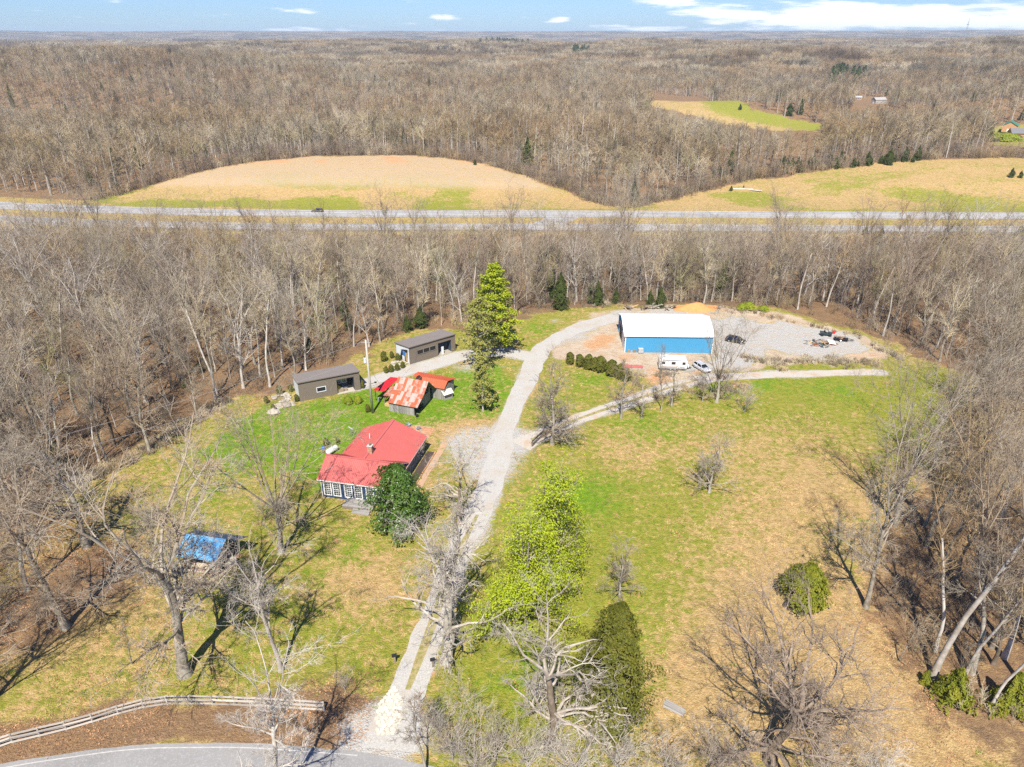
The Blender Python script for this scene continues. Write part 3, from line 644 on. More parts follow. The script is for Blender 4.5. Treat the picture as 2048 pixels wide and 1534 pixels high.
# ------------------------------------------------------------------ buildings
red_metal = plain('red_roof_metal', (0.46, 0.115, 0.10), 0.4, 0.1, 0.7, 0.0, 0.4, 0.05)
navy = plain('navy_siding', (0.035, 0.065, 0.13), 0.6, 0.12, 1.5)
white_trim = plain('white_trim', (0.74, 0.73, 0.70), 0.55, 0.06, 2)
grey_siding = plain('sage_siding', (0.16, 0.17, 0.155), 0.7, 0.12, 1.5)
grey_trim = plain('grey_trim', (0.36, 0.37, 0.37), 0.6, 0.1, 2)
brick = plain('brick_clay', (0.42, 0.22, 0.12), 0.85, 0.25, 3, rndv=.25)
mortar = plain('mortar', (0.45, 0.41, 0.36), 0.9, 0.1, 4)
dark_in = plain('dark_interior', (0.018, 0.017, 0.016), 0.9, 0.2, 2)  # near-black: inside shade put into the colour, also dark doors and panes
weathered = plain('weathered_boards', (0.27, 0.255, 0.235), 0.85, 0.22, 2.0, rndv=.28)
old_wood = plain('old_wood', (0.24, 0.19, 0.14), 0.85, 0.25, 3, rndv=.2)
new_wood = plain('raw_timber', (0.46, 0.30, 0.15), 0.8, 0.2, 3, rndv=.2)
taupe = plain('taupe_siding', (0.165, 0.135, 0.105), 0.7, 0.08, 1.2)
taupe_roof = plain('taupe_roof', (0.21, 0.185, 0.17), 0.55, 0.08, 0.6)
pale_panel = plain('pale_panel', (0.62, 0.66, 0.68), 0.6, 0.08, 1.5)
black_metal = plain('black_metal', (0.022, 0.022, 0.024), 0.5, 0.2, 3)
steel = plain('galvanised_steel', (0.42, 0.43, 0.44), 0.45, 0.12, 2, .5)
blue_metal = plain('blue_wall_metal', (0.06, 0.27, 0.47), 0.45, 0.06, 0.8)
white_metal = plain('white_roof_metal', (0.80, 0.80, 0.79), 0.4, 0.04, 0.6)
stone_m = plain('pale_stone', (0.37, 0.33, 0.27), 0.9, 0.18, 2.5, rndv=.22)
stone_w = plain('white_stone', (0.52, 0.485, 0.40), 0.9, 0.16, 2.5, rndv=.12)
rubber = plain('rubber', (0.02, 0.02, 0.02), 0.8, 0.2, 5)
clay_m = plain('red_clay', (0.52, 0.25, 0.09), 0.95, 0.25, 1.2, bump=.6)
concrete = plain('concrete', (0.46, 0.44, 0.41), 0.9, 0.12, 2)
plastic_w = plain('white_plastic', (0.72, 0.72, 0.71), 0.45, 0.05, 3)
plastic_gr = plain('grey_plastic', (0.36, 0.40, 0.44), 0.5, 0.08, 3)
red_bright = plain('bright_red_metal', (0.52, 0.022, 0.03), 0.45, 0.06, 1)
orange_metal = plain('orange_red_metal', (0.50, 0.10, 0.04), 0.5, 0.12, .8)
red_cloth = plain('faded_red_plastic', (0.46, 0.12, 0.11), 0.7, 0.2, 2)
glass, t = mat('window_glass'); p = t.obj(); t.bsdf(t.mix(t.smooth(t.noise(2.3, 3, .6, p), .45, .62), (0.018, 0.022, 0.026), (0.09, 0.12, 0.13)), 0.08, None, 0, 0, 0, .35)
# rusted roofing tin, every sheet its own shade
tin, t = mat('rusted_tin'); p = t.obj(); r_ = t.rnd(); n1 = t.noise(1.6, 5, .65, p); n2 = t.noise(.5, 2, .5, p)
t.bsdf(t.mix(t.smooth(addm(n1, cen(r_, .75)), .35, .68), (0.42, 0.31, 0.27), (0.36, 0.10, 0.045)), 0.7, n1, .2, .02, 0, .2)
tarp, t = mat('blue_roof_sheet'); p = t.obj(); n1 = t.noise(.9, 4, .6, p); n2 = t.noise(4, 3, .6, p)
c_ = t.mix(t.smooth(n1, .38, .62), (0.05, 0.24, 0.50), (0.13, 0.36, 0.58)); t.bsdf(t.mix(t.math('MULTIPLY', t.smooth(n2, .58, .75), .6), c_, (0.25, 0.42, 0.52)), .4, n2, .3, .04, 0, .4)

def frame_of(o_px, ang, label, cat, name, group=None):
    x, y = G(*o_px); return empty(name, (x, y, float(zg(x, y))), R(ang), label, cat, group)
def ribbed(mb, a, b, c, d, step, th=.05, rib=.045, rw=.06):
    """roof plane: eave a-b, ridge d-c, ribs running up the slope"""
    mb.slab([a, b, c, d], th); a, b, c, d = map(Vector, (a, b, c, d)); n = max(1, int((b-a).length/step)); nn = (b-a).cross(d-a).normalized()
    if nn.z < 0: nn = -nn
    for i in range(n+1):
        f = i/n*.994+.003; p = a.lerp(b, f)+nn*rib*.4; q = d.lerp(c, f)+nn*rib*.4; mb.bar(p, q, rw, rib)
def window(parent, x, y, z, w, h, face, tm, cols=3, rows=3, trim=.15, name='window', sashes=2, gm=None):
    """face 'f' looks along -y, 'r' along +x, 'l' along -x; (x,y,z) is the lower left corner of the trim on the wall plane"""
    def q(m, a0, a1, b0, b1, d0, d1):
        if face == 'f': m.box(x+a0, x+a1, y-d1, y-d0, z+b0, z+b1)
        elif face == 'r': m.box(x+d0, x+d1, y+a0, y+a1, z+b0, z+b1)
        else: m.box(x-d1, x-d0, y+a0, y+a1, z+b0, z+b1)
    m = MB(); q(m, 0, trim, 0, h, .004, .09); q(m, w-trim, w, 0, h, .004, .09); q(m, trim, w-trim, h-trim, h, .004, .085); q(m, trim, w-trim, 0, trim, .004, .11)
    fr = m.obj(name, tm, parent)
    m = MB(); q(m, trim, w-trim, trim, h-trim, .006, .03); m.obj('pane', gm or glass, fr)
    if cols:
        m = MB(); iw = w-2*trim; ih = h-2*trim
        for i in range(1, cols): q(m, trim+iw*i/cols-.018, trim+iw*i/cols+.018, trim, h-trim, .031, .055)
        tot = rows*sashes
        for i in range(1, tot):
            b_ = .045 if sashes > 1 and i == rows else .018
            q(m, trim, w-trim, trim+ih*i/tot-b_, trim+ih*i/tot+b_, .032, .06)
        m.obj('muntin', tm, fr)
    return fr

# --- the red-roofed house
hs = frame_of((645.8, 992.8), -12.6, 'long house with red metal roofs, navy front wall and a brick chimney', 'house', 'farm_house')
m = MB(); m.prism([(0, 0), (7.0, 0), (7.0, 3.42), (3.5, 5.36), (0, 3.42)], 0, 11.3)
wall = m.obj('wall', navy, hs)
m = MB(); W_ = m.prism([(.25, 0), (11.28, 0), (11.28, 3.06), (5.85, 5.38), (.25, 3.06)], 7.01, 16.2, 'y'); rear = m.obj('wall', grey_siding, hs); rear['label'] = 'grey green rear wall under the long red roof'
m = MB()
for k in range(16): m.box(.0, 11.3, -.018, -.003, .12+k*.205, .27+k*.205)
m.obj('clapboard', navy, wall)
m = MB(); ribbed(m, (-.45, -.38, 3.34), (11.75, -.38, 3.34), (11.75, 3.5, 5.5), (-.45, 3.5, 5.5), .3, .05, .06, .08); ribbed(m, (-.45, 7.3, 3.42), (11.75, 7.3, 3.42), (11.75, 3.5, 5.497), (-.45, 3.5, 5.497), .3)
m.bar((-.47, 3.5, 5.53), (11.77, 3.5, 5.53), .34, .06); rf = m.obj('roof', red_metal, hs); rf['label'] = 'red ribbed metal roof over the front wing'
m = MB()
# right plane, with a notch where it dies into the wing
m.slab([(5.85, 3.62, 5.52), (11.2, 3.62, 3.16), (11.2, 6.3, 3.16), (11.72, 6.3, 2.93), (11.72, 16.65, 2.93), (5.85, 16.65, 5.52)], .05)
m.slab([(5.85, 3.62, 5.517), (-.2, 3.62, 2.93), (-.2, 17.1, 2.93), (5.85, 16.65, 5.517)], .05)
for k in range(43):
    y = 3.75+k*.302
    m.bar((5.85, y, 5.535), (11.7 if y > 6.3 else 11.15, y, 2.955 if y > 6.3 else 3.2), .08, .06); m.bar((5.85, y, 5.535), (-.18, y, 2.955), .08, .06)
m.bar((5.85, 3.6, 5.55), (5.85, 16.68, 5.55), .36, .06)
rf2 = m.obj('roof', red_metal, hs); rf2['label'] = 'red ribbed metal gable roof over the rear block'
m = MB(); m.box(-.45, 11.75, -.41, -.385, 3.2, 3.36); m.box(-.03, .06, -.03, .0, 0, 3.3); m.obj('fascia', white_trim, hs)
m = MB(); m.bar((11.735, -.38, 3.26), (11.735, 3.5, 5.42), .03, .14); m.bar((11.735, 7.3, 3.32), (11.735, 3.5, 5.41), .03, .14); m.box(11.725, 11.745, 6.3, 16.65, 2.76, 2.93); m.obj('rake_board', white_trim, hs)
for x0 in (.36, 1.92, 3.84, 5.5, 7.42, 9.08): window(hs, x0, -.02, .48, 1.36, 2.45, 'f', white_trim)
for y0 in (7.4, 9.6, 11.8, 14.0): window(hs, 11.285, y0, .9, 1.4, 1.7, 'r', grey_trim, 2, 2, .1)
window(hs, 11.305, 2.4, .6, 1.4, 2.2, 'r', white_trim)
# chimney: courses of brick, a cap and a flue
ch = MB(); ch.box(5.72, 6.42, 5.5, 6.2, 4.7, 6.62); chim = ch.obj('chimney', mortar, hs)
bm_ = MB().box(-.165, .165, -.012, .012, -.035, .035).mesh('brick', brick)
for c_i in range(13):
    z = 5.06+c_i*.12
    for k in range(2):
        for (px_, py_, rz_) in ((5.9+.34*k+(.0 if c_i % 2 else .02), 5.488, 0), (6.432, 5.68+.34*k, R(90)), (5.9+.34*k, 6.212, 0), (5.708, 5.68+.34*k, R(90))):
            part('brick', bm_, chim, (px_, py_, z), (0, 0, rz_))
MB().box(5.64, 6.5, 5.42, 6.28, 6.62, 6.72).obj('chimney_cap', concrete, chim); MB().cyl((6.07, 5.85, 6.72), (6.07, 5.85, 7.1), .2, .2, 12).obj('flue', old_wood, chim)
MB().cyl((3.6, 11.2, 4.3), (3.6, 11.2, 5.5), .07, .07, 10).obj('vent_pipe', plastic_w, hs)
# grey boarded deck with two steps
dk = MB().box(4.35, 9.2, -2.3, -.05, .05, .5).obj('deck', old_wood, hs)
bd = MB().box(0, 4.9, -.07, .07, 0, .035).mesh('deck_board', weathered)
for k in range(14): part('deck_board', bd, dk, (4.32, -2.2+k*.158, .503))
st_ = MB(); st_.box(6.2, 9.0, -3.2, -2.32, .02, .2); st_.box(6.2, 9.0, -2.75, -2.32, .2, .36); st_.obj('step', weathered, dk)
# --- things by the house
def near_house(u, v): return G(u, v)
sd = empty('satellite_dish', (*G(703, 873), 0), R(140), 'pale round satellite dish beyond the left eave of the red roof', 'dish')
MB().cyl((0, 0, 0), (0, 0, 1.3), .04).obj('mast', steel, sd)
dm_ = MB(); prof = [(.02, 0), (.3, .03), (.55, .10), (.72, .19), (.74, .19), (.56, .08), (.3, .01), (.02, -.03)]; dm_.lathe(prof, 20)
d_ = dm_.obj('dish', plastic_w, sd, (0, 0, 1.45)); d_.rotation_euler = (R(55), 0, 0); MB().bar((0, -.1, 1.2), (0, -.75, 1.7), .04).obj('feed_arm', steel, sd)
pt = empty('propane_tank', (*G(665, 906), 0), R(58), 'white propane tank lying on the lawn left of the house', 'gas tank')
tk = MB(); tk.v = []; prof = [(.02, -1.25), (.25, -1.2), (.42, -1.05), (.47, -.85), (.47, .85), (.42, 1.05), (.25, 1.2), (.02, 1.25)]; tk.lathe(prof, 18); tb = tk.obj('tank', plastic_w, pt, (0, 0, .68), smooth=True); tb.rotation_euler = (0, R(90), 0)
MB().cyl((0, 0, 1.12), (0, 0, 1.3), .17, .14, 12).obj('valve_dome', plastic_w, pt)
for sx_ in (-.7, .7): MB().box(sx_-.1, sx_+.1, -.3, .3, -.05, .3).obj('leg', concrete, pt)
jp = empty('junk_heap', (*G(649, 905), 0), R(10), 'small heap of pots, boards and a blue bag beside the propane tank', 'heap')
rr_ = random.Random(4)
for k in range(7):
    a, r_ = rr_.random()*6.28, rr_.random()*.9; b = MB(); b.box(-.45, .45, -.09, .09, 0, .05); q_ = b.obj('board', new_wood if k % 2 else old_wood, jp, (r_*math.cos(a), r_*math.sin(a), .02+k*.06)); q_.rotation_euler = (rr_.uniform(-.2, .2), rr_.uniform(-.25, .25), rr_.random()*3)
MB().lathe([(.2, 0), (.34, .4), (.37, .42), (.3, .42), (.2, .1)], 12).obj('pot', clay_m, jp, (.5, -.5, 0)); MB().lathe([(.3, 0), (.42, .3), (.3, .55), (.1, .6)], 9).obj('bag', plain('blue_bag', (.05, .12, .3), .6), jp, (-.3, 1.1, 0))
cg = 'adirondack chairs on the brick patio'
def chair(u, v, rz, label):
    o = empty('adirondack_chair', (*G(u, v), .02), rz, label, 'chair', cg)
    s_ = MB()
    for k in range(5): s_.hexa([(-.3, -.3+k*.13, .40-k*.03), (.3, -.3+k*.13, .40-k*.03), (.3, -.18+k*.13, .37-k*.03), (-.3, -.18+k*.13, .37-k*.03), (-.3, -.3+k*.13, .43-k*.03), (.3, -.3+k*.13, .43-k*.03), (.3, -.18+k*.13, .40-k*.03), (-.3, -.18+k*.13, .40-k*.03)])
    s_.obj('seat', plastic_gr, o); b = MB()
    for k in range(5): h_ = 1.08-.05*abs(k-2); b.bar((-.26+.13*k, .3, .26), ((-.26+.13*k)*1.15, .68, h_), .115, .025)
    b.obj('backrest', plastic_gr, o)
    for s2 in (-1, 1):
        MB().bar((s2*.36, -.38, .58), (s2*.36, .5, .56), .13, .03).obj('armrest', plastic_gr, o); MB().bar((s2*.34, -.3, 0), (s2*.34, -.3, .565), .08).obj('leg', plastic_gr, o); MB().bar((s2*.31, -.34, .38), (s2*.31, .75, .02), .05, .12).obj('leg', plastic_gr, o)
chair(818, 853, R(150), 'blue grey adirondack chair nearer the rusty barn, on the brick patio'); chair(836, 859, R(200), 'blue grey adirondack chair at the outer edge of the brick patio')
patio = empty('brick_patio', (*G(838, 862), .0), R(-12.6), 'low brick patio behind the red house', 'patio')
MB().box(-2.6, 2.4, -2.0, 1.9, -.05, .012).obj('base', mortar, patio)
pb = MB().box(-.24, .24, -.11, .11, 0, .03).mesh('brick', brick)
for i in range(10):
    for j in range(16): part('brick', pb, patio, (-2.3+i*.5+(.25 if j % 2 else 0)-.1, -1.85+j*.235, .013+random.random()*.008))
bed = empty('flower_bed', hs.location, R(-12.6), 'mulched bed of dry stalks edged with brick along the side of the house', 'flower bed')
MB().box(11.7, 13.0, 6.4, 16.4, -.05, .06).obj('mulch', plain('mulch', (.07, .05, .04), .95, .3, 4), bed)
eb = MB().box(-.11, .11, -.2, .2, -.05, .14).mesh('brick', brick)
for k in range(24): part('brick', eb, bed, (13.15+random.uniform(-.03, .03), 6.4+k*.43, 0), (0, 0, random.uniform(-.06, .06)))
fp = strip('brick_path', [tuple((hs.matrix_basis @ Vector((13.8, y, 0)))[:2]) for y in (5.2, 9, 13, 17.5, 20)], 1.0, .03, plain('path_earth', (.42, .27, .17), .95, .2, 3), .7, 3, .2); tag(fp, kind='structure')
pot = MB().lathe([(.2, 0), (.33, .42), (.36, .45), (.28, .45), (.18, .1)], 14).obj('planter', black_metal, None, (*G(834, 834), 0)); tag(pot, 'black pot standing on the grass in front of the rusty barn', 'pot')

# --- old barn with rusted tin
bn = frame_of((779, 822), -20.5, 'old weathered board barn under a patched rusty tin roof', 'barn', 'old_barn')
prof = [(0, 0), (7.6, 0), (7.6, 2.3), (4.65, 5.25), (2.45, 3.45), (0, 2.05)]
m = MB(); m.prism([(.06, 0), (7.54, 0), (7.54, 2.2), (4.65, 5.1), (2.45, 3.3), (.06, 1.95)], .05, 5.35); m.obj('inner_shade', dark_in, bn)  # solid near-black fill, the shade inside the open barn put in as colour
wl = MB().box(-.02, .02, 0, .0401, 0, .1)
fw = bpy.data.objects.new('wall', MB().box(0, 5.4, .02, .055, 0, 2.0).mesh('wall', weathered)); link(fw, bn)
pk = [MB().box(-.105, .105, -.02, .015, 0, h_).mesh('plank', weathered) for h_ in (2.02, 1.98, 2.05)]
for k in range(24): part('plank', pk[k % 3], fw, (.11+k*.2255, random.uniform(-.015, .01), random.uniform(-.02, .02)))
rw = bpy.data.objects.new('wall', MB().box(5.352, 5.36, .2, 2.0, 0, 1.9).mesh('wall', dark_in)); link(rw, bn)  # thin near-black sheet, painted shade in the open gable end
for k in range(24):
    y = 2.9+k*.2; top = np.interp(y, [0, 2.45, 4.65, 7.6], [2.0, 3.3, 5.1, 2.25])
    if k > 19: continue
    h_ = min(top-.05, 2.2) if 4.0 < y < 6.3 else top-.08
    part('plank', MB().box(-.015, .015, -.09, .09, 0.0 if k > 4 else 1.0, h_).mesh('plank', weathered), rw, (5.385, y, 0))
for k in range(3): part('rafter', MB().bar((5.45, 4.0+k*.25, 3.2+k*.4), (5.45, 5.6-k*.1, 2.6+k*.6), .09).mesh('rafter', weathered), bn)
rfb = bpy.data.objects.new('roof', MB().slab([(-.2, 2.5, 3.43), (6.35, 2.5, 3.43), (6.35, 4.65, 5.28), (-.2, 4.65, 5.28)], .04).slab([(-.0, -.35, 1.98), (6.3, -.35, 1.98), (6.35, 2.5, 3.43), (-.2, 2.5, 3.43)], .04).slab([(-.2, 8.1, 1.9), (6.35, 8.1, 1.9), (6.35, 4.65, 5.277), (-.2, 4.65, 5.277)], .04).mesh('roof', old_wood)); link(rfb, bn)
def sheets(a, b, c, d, nu, nv, ov=.03):
    a, b, c, d = map(Vector, (a, b, c, d)); n = (b-a).cross(d-a).normalized()
    if n.z < 0: n = -n
    for i in range(nu):
        for j in range(nv):
            f0, f1, g0, g1 = i/nu, (i+1)/nu, j/nv, (j+1)/nv
            P_ = lambda f, g: a.lerp(b, f).lerp(d.lerp(c, f), g)
            o_ = n*(.02+.012*(i % 2)+.02*(nv-1-j)/nv+random.random()*.006); q_ = [P_(f0, g0-ov*(j > 0)), P_(f1+.01*(i < nu-1), g0-ov*(j > 0)), P_(f1+.01*(i < nu-1), g1), P_(f0, g1)]
            mm = MB().slab([x+o_ for x in q_], .012)
            for k in (.33, .66): mm.bar(q_[0].lerp(q_[1], k)+o_, q_[3].lerp(q_[2], k)+o_, .05, .03)
            mm.obj('tin_sheet', tin, rfb)
sheets((-.2, 2.5, 3.43), (6.35, 2.5, 3.43), (6.35, 4.65, 5.28), (-.2, 4.65, 5.28), 12, 2)
sheets((-.0, -.35, 1.98), (6.3, -.35, 1.98), (6.35, 2.45, 3.42), (-.2, 2.45, 3.42), 11, 3)
sheets((-.2, 8.1, 1.9), (6.35, 8.1, 1.9), (6.35, 4.65, 5.278), (-.2, 4.65, 5.278), 10, 2)
# lean-to on the left of the barn
lt = MB(); lt.slab([(-2.6, 2.2, 1.75), (-.25, 1.9, 2.25), (-.25, 5.6, 2.9), (-2.6, 5.8, 2.3)], .05); l_ = lt.obj('lean_to_roof', tin, bn)
for q_ in ((-2.4, 2.4), (-2.4, 5.5), (-.5, 2.2)): MB().bar((*q_, 0), (*q_, 1.75), .12).obj('post', old_wood, bn)
MB().box(-1.9, -.2, 1.5, 2.1, 0, .5).box(-1.4, -.3, 1.7, 2.0, .5, .8).obj('lumber_stack', new_wood, bn)
# red canopy
cn = empty('open_canopy', bn.location, R(-20.5), 'small open shelter with a bright red sheet roof beside the barn', 'shelter')
m = MB(); ribbed(m, (-4.95, 2.65, 2.4), (-2.75, 3.05, 2.35), (-2.35, 8.75, 2.75), (-4.2, 8.45, 2.8), .45); m.obj('roof', red_bright, cn)
for q_ in ((-4.7, 3.0), (-2.95, 3.3), (-4.1, 8.2), (-2.6, 8.4)): MB().bar((*q_, 0), (*q_, 2.36), .09).obj('post', black_metal, cn)
MB().lathe([(.24, 0), (.27, .7), (.29, .72), (.22, .72), (.2, .1)], 12).obj('bin', plastic_gr, cn, (-3.9, 2.9, 0))
# orange-roofed shed behind the barn
os_ = empty('board_shed', bn.location, R(-20.5), 'low board shed with an orange red tin roof behind the barn', 'shed')
m = MB(); m.prism([(7.95, 0), (12.4, 0), (12.4, 2.75), (9.5, 3.4), (7.95, 2.55)], 1.2, 8.0); sw = m.obj('wall', dark_in, os_)
for k in range(22): part('plank', MB().box(-.015, .02, -.09, .09, 0, 2.5+.15*min(k, 8)/3.4 if k < 9 else 3.0-.02*k).mesh('plank', weathered), sw, (8.02, 8.05+k*.2, 0))
for k in range(14): part('plank', MB().box(-.09, .09, -.02, .015, 0, 2.5).mesh('plank', weathered), sw, (5.3+k*.2, 7.94, 0))
m = MB(); ribbed(m, (-.2, 12.6, 2.8), (8.5, 12.5, 2.8), (8.1, 9.4, 3.52), (2.4, 9.5, 3.52), .5); m.obj('roof', orange_metal, os_)
m = MB(); ribbed(m, (3.2, 7.7, 2.5), (8.1, 7.7, 2.5), (8.12, 9.4, 3.515), (2.4, 9.5, 3.515), .4); q_ = m.obj('roof', tin, os_); q_['label'] = 'grey and rust front slope of the tin roof'
m = MB(); m.poly([(-.2, 12.6, 2.79), (2.4, 9.5, 3.51), (1.6, 8.4, 2.9), (-.6, 11.6, 2.6)]); m.obj('hip_sheet', orange_metal, os_)
# chicken coop
cx0, cy0 = G(893, 796)
cc = empty('chicken_coop', (cx0, cy0, 0), R(38), 'small wire and board chicken coop with a white gable roof', 'coop')
for q_ in ((-.9, -.75), (.9, -.75), (-.9, .75), (.9, .75)): MB().bar((*q_, 0), (*q_, 1.35), .09).obj('post', weathered, cc)
m = MB(); m.slab([(-1.15, -1.0, 1.25), (1.15, -1.0, 1.25), (1.15, 0, 1.95), (-1.15, 0, 1.95)], .04); m.slab([(-1.15, 1.0, 1.25), (1.15, 1.0, 1.25), (1.15, 0, 1.948), (-1.15, 0, 1.948)], .04); m.obj('roof', plain('cream_roof', (.66, .60, .48), .6), cc)
m = MB()
for sy_ in (-.78, .78):
    for k in range(9): m.box(-.85+k*.21, -.835+k*.21, sy_-.01, sy_+.01, .45, 1.3)
    m.box(-.9, .9, sy_-.02, sy_+.02, .02, .45); m.box(-.9, .9, sy_-.02, sy_+.02, .85, .9)
m.obj('wire_side', weathered, cc); MB().box(-.8, .8, -.7, .7, .0, .4).box(-.1, .8, -.6, .7, .4, 1.2).obj('nest_box', dark_in, cc)
m = MB(); m.prism([(-.75, 1.3), (.75, 1.3), (0, 1.88)], .88, .92); m.prism([(-.75, 1.3), (.75, 1.3), (0, 1.88)], -.92, -.88); m.obj('gable', plain('coop_green', (.2, .28, .26), .7), cc)

# --- the two taupe metal sheds
def taupe_shed(o_px, ang, label):
    o = frame_of(o_px, ang, label, 'shed', 'long_shed', 'long taupe sheds at the wood edge'); return o
def clad(parent, x0, x1, y, z0, z1, holes=(), base=None):
    """lap boards across a wall that faces -y, broken at the openings"""
    n = int((z1-z0)/.2); m = MB()
    for k in range(n):
        a, b = z0+k*.2, z0+k*.2+.19; cuts = [(h0, h1) for h0, h1, g0, g1 in holes if g0 < b and g1 > a]; s0 = x0
        for h0, h1 in sorted(cuts)+[(x1, x1)]:
            if h0-s0 > .02: m.hexa([(s0, y-.035, a), (h0, y-.035, a), (h0, y, a), (s0, y, a), (s0, y-.012, b), (h0, y-.012, b), (h0, y, b), (s0, y, b)])
            s0 = h1
    return m.obj('lap_boards', taupe, parent)
s1 = taupe_shed((600.5, 803), 26, 'long taupe shed with a small window and a porch recess, nearer the lawn')
L_, D_, HF, HB = 12.2, 5.8, 4.15, 3.35
def shed_shell(o, hole):
    (h0, h1, g0, g1) = hole
    m = MB(); zf = lambda y: HF+(HB-HF)*y/D_
    # front wall pieces around the deep opening, then back, sides
    m.box(0, h0, 0, .12, 0, HF-.02); m.box(h1, L_, 0, .12, 0, HF-.02); m.box(h0, h1, 0, .12, g1, HF-.02)
    m.box(0, L_, D_-.12, D_, 0, HB-.02); m.prism([(.121, 0), (D_-.121, 0), (D_-.121, zf(D_-.12)-.03), (.121, zf(.12)-.03)], L_-.12, L_-.001)
    w = m.obj('wall', taupe, o); m = MB(); m.prism([(.121, 0), (D_-.121, 0), (D_-.121, zf(D_-.12)-.03), (.121, zf(.12)-.03)], .001, .12); q_ = m.obj('wall', pale_panel, o); q_['label'] = 'pale end wall'
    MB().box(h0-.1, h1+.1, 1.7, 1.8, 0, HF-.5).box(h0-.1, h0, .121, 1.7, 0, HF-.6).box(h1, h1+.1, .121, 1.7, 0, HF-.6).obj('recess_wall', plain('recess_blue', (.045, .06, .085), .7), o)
    MB().box(h0-.1, h1+.1, -.3, 1.69, -.02, .1).obj('porch_floor', stone_m, o)
    m = MB(); ribbed(m, (-.18, -.25, HF+.06), (L_+.18, -.25, HF+.06), (L_+.18, D_+.2, HB+.03), (-.18, D_+.2, HB+.03), .45, .07, .025, .04); m.obj('roof', taupe_roof, o)
    m = MB(); m.box(-.18, L_+.18, -.275, -.252, HF-.12, HF+.07); m.bar((-.19, -.25, HF-.02), (-.19, D_+.2, HB-.05), .02, .18); m.obj('fascia', taupe, o)
shed_shell(s1, (7.5, 11.0, 0.1, 3.1))
clad(s1, 0, L_, -.002, .05, HF-.15, [(3.4, 5.3, 1.25, 2.35), (7.5, 11.0, 0, 3.1)])
window(s1, 3.4, -.004, 1.25, 1.9, 1.1, 'f', pale_panel, 0, 1, .12, gm=dark_in)
for k in range(2): window(s1, 7.7+k*1.1, 1.69, 1.5, 1.0, 1.2, 'f', white_trim, 2, 2, .09)
MB().box(9.95, 10.9, 1.6, 1.69, .1, 2.3).obj('door', dark_in, s1); MB().box(12.16, 12.24, -.06, .2, 2.2, 2.5).obj('wall_lamp', black_metal, s1)
MB().box(7.6, 8.8, .3, .9, .1, .8).box(9.0, 9.6, .4, 1.0, .1, .6).obj('bench', old_wood, s1)
s2 = taupe_shed((820, 729), 39, 'long taupe shed with three strip windows and an open bay, farther from the lawn')
shed_shell(s2, (7.5, 11.1, 0.1, 3.05))
clad(s2, 0, L_, -.002, .05, HF-.15, [(1.95, 6.9, 1.75, 2.85), (7.5, 11.1, 0, 3.05)])
for k in range(3): window(s2, 1.95+k*1.65, -.004, 1.75, 1.63, 1.1, 'f', taupe_roof, 0, 1, .07, gm=dark_in)
MB().box(8.4, 9.0, .0, .12, .1, 1.9).obj('bay_post', pale_panel, s2)
# mural-like coloured panel leaning in the open left end of the far shed
m = MB(); m.prism([(1.0, .2), (4.2, .2), (3.2, 2.6), (.6, 3.3)], -.06, -.01); m.obj('opening_shade', dark_in, s2)  # near-black slab on the end wall, standing in for shade inside an opening
for k, (y0, y1, z0, z1, mt_) in enumerate(((.9, 1.5, .5, 2.4, new_wood), (1.7, 2.6, 1.5, 2.5, plain('blue_sheet', (.05, .2, .5), .6)), (2.0, 2.9, .3, 1.3, pale_panel))): MB().box(-.14, -.07, y0, y1, z0, z1).obj('panel', mt_, s2)

def boulder(seed, s_, flat=.6):
    rg = np.random.default_rng(seed); m = MB(); n = 9; prof = [(.05, 0), (.75, .0), (1, .35), (.85, .75), (.4, 1), (.05, 1.02)]
    m.lathe(prof, n); V = np.array(m.v); V += rg.normal(0, .08, V.shape); V *= np.array([s_, s_*rg.uniform(.6, .9), s_*flat]); m.v = [tuple(a) for a in V]; return m
# stone terrace at the left end of the near shed
sw_o = empty('stone_terrace', (*G(583, 806), 0), R(26), 'terrace of pale flat stones stepping down at the end of the near shed', 'stone steps')
sl = [boulder(300+k, .62, .42).mesh('stone', stone_m) for k in range(5)]
for k in range(34):
    x = random.uniform(-3.0, .6); y = random.uniform(-1.4, 4.2); part('stone', sl[k % 5], sw_o, (x, y, -.05+.06*max(0, y)), (random.uniform(-.1, .1), random.uniform(-.1, .1), random.random()*6))
tr_ = empty('stone_edging', (*G(810, 727), 0), R(39), 'heap of tan stones and boulders at the near corner of the far shed', 'stones')
for k in range(26): part('stone', sl[k % 5], tr_, (random.uniform(-2.4, 1.0), random.uniform(-.9, 2.2), -.05), (0, 0, random.random()*6), (.8, .8, 1.1))
for u, v, sc_, lb in ((548, 826, 1.3, 'big pinkish boulder at the lawn corner left of the near shed'), (572, 812, 1.1, 'second boulder against the stone terrace')):
    b = boulder(int(u), sc_, .7).obj('boulder', stone_m, None, (*G(u, v), -.1), smooth=False); tag(b, lb, 'boulder')

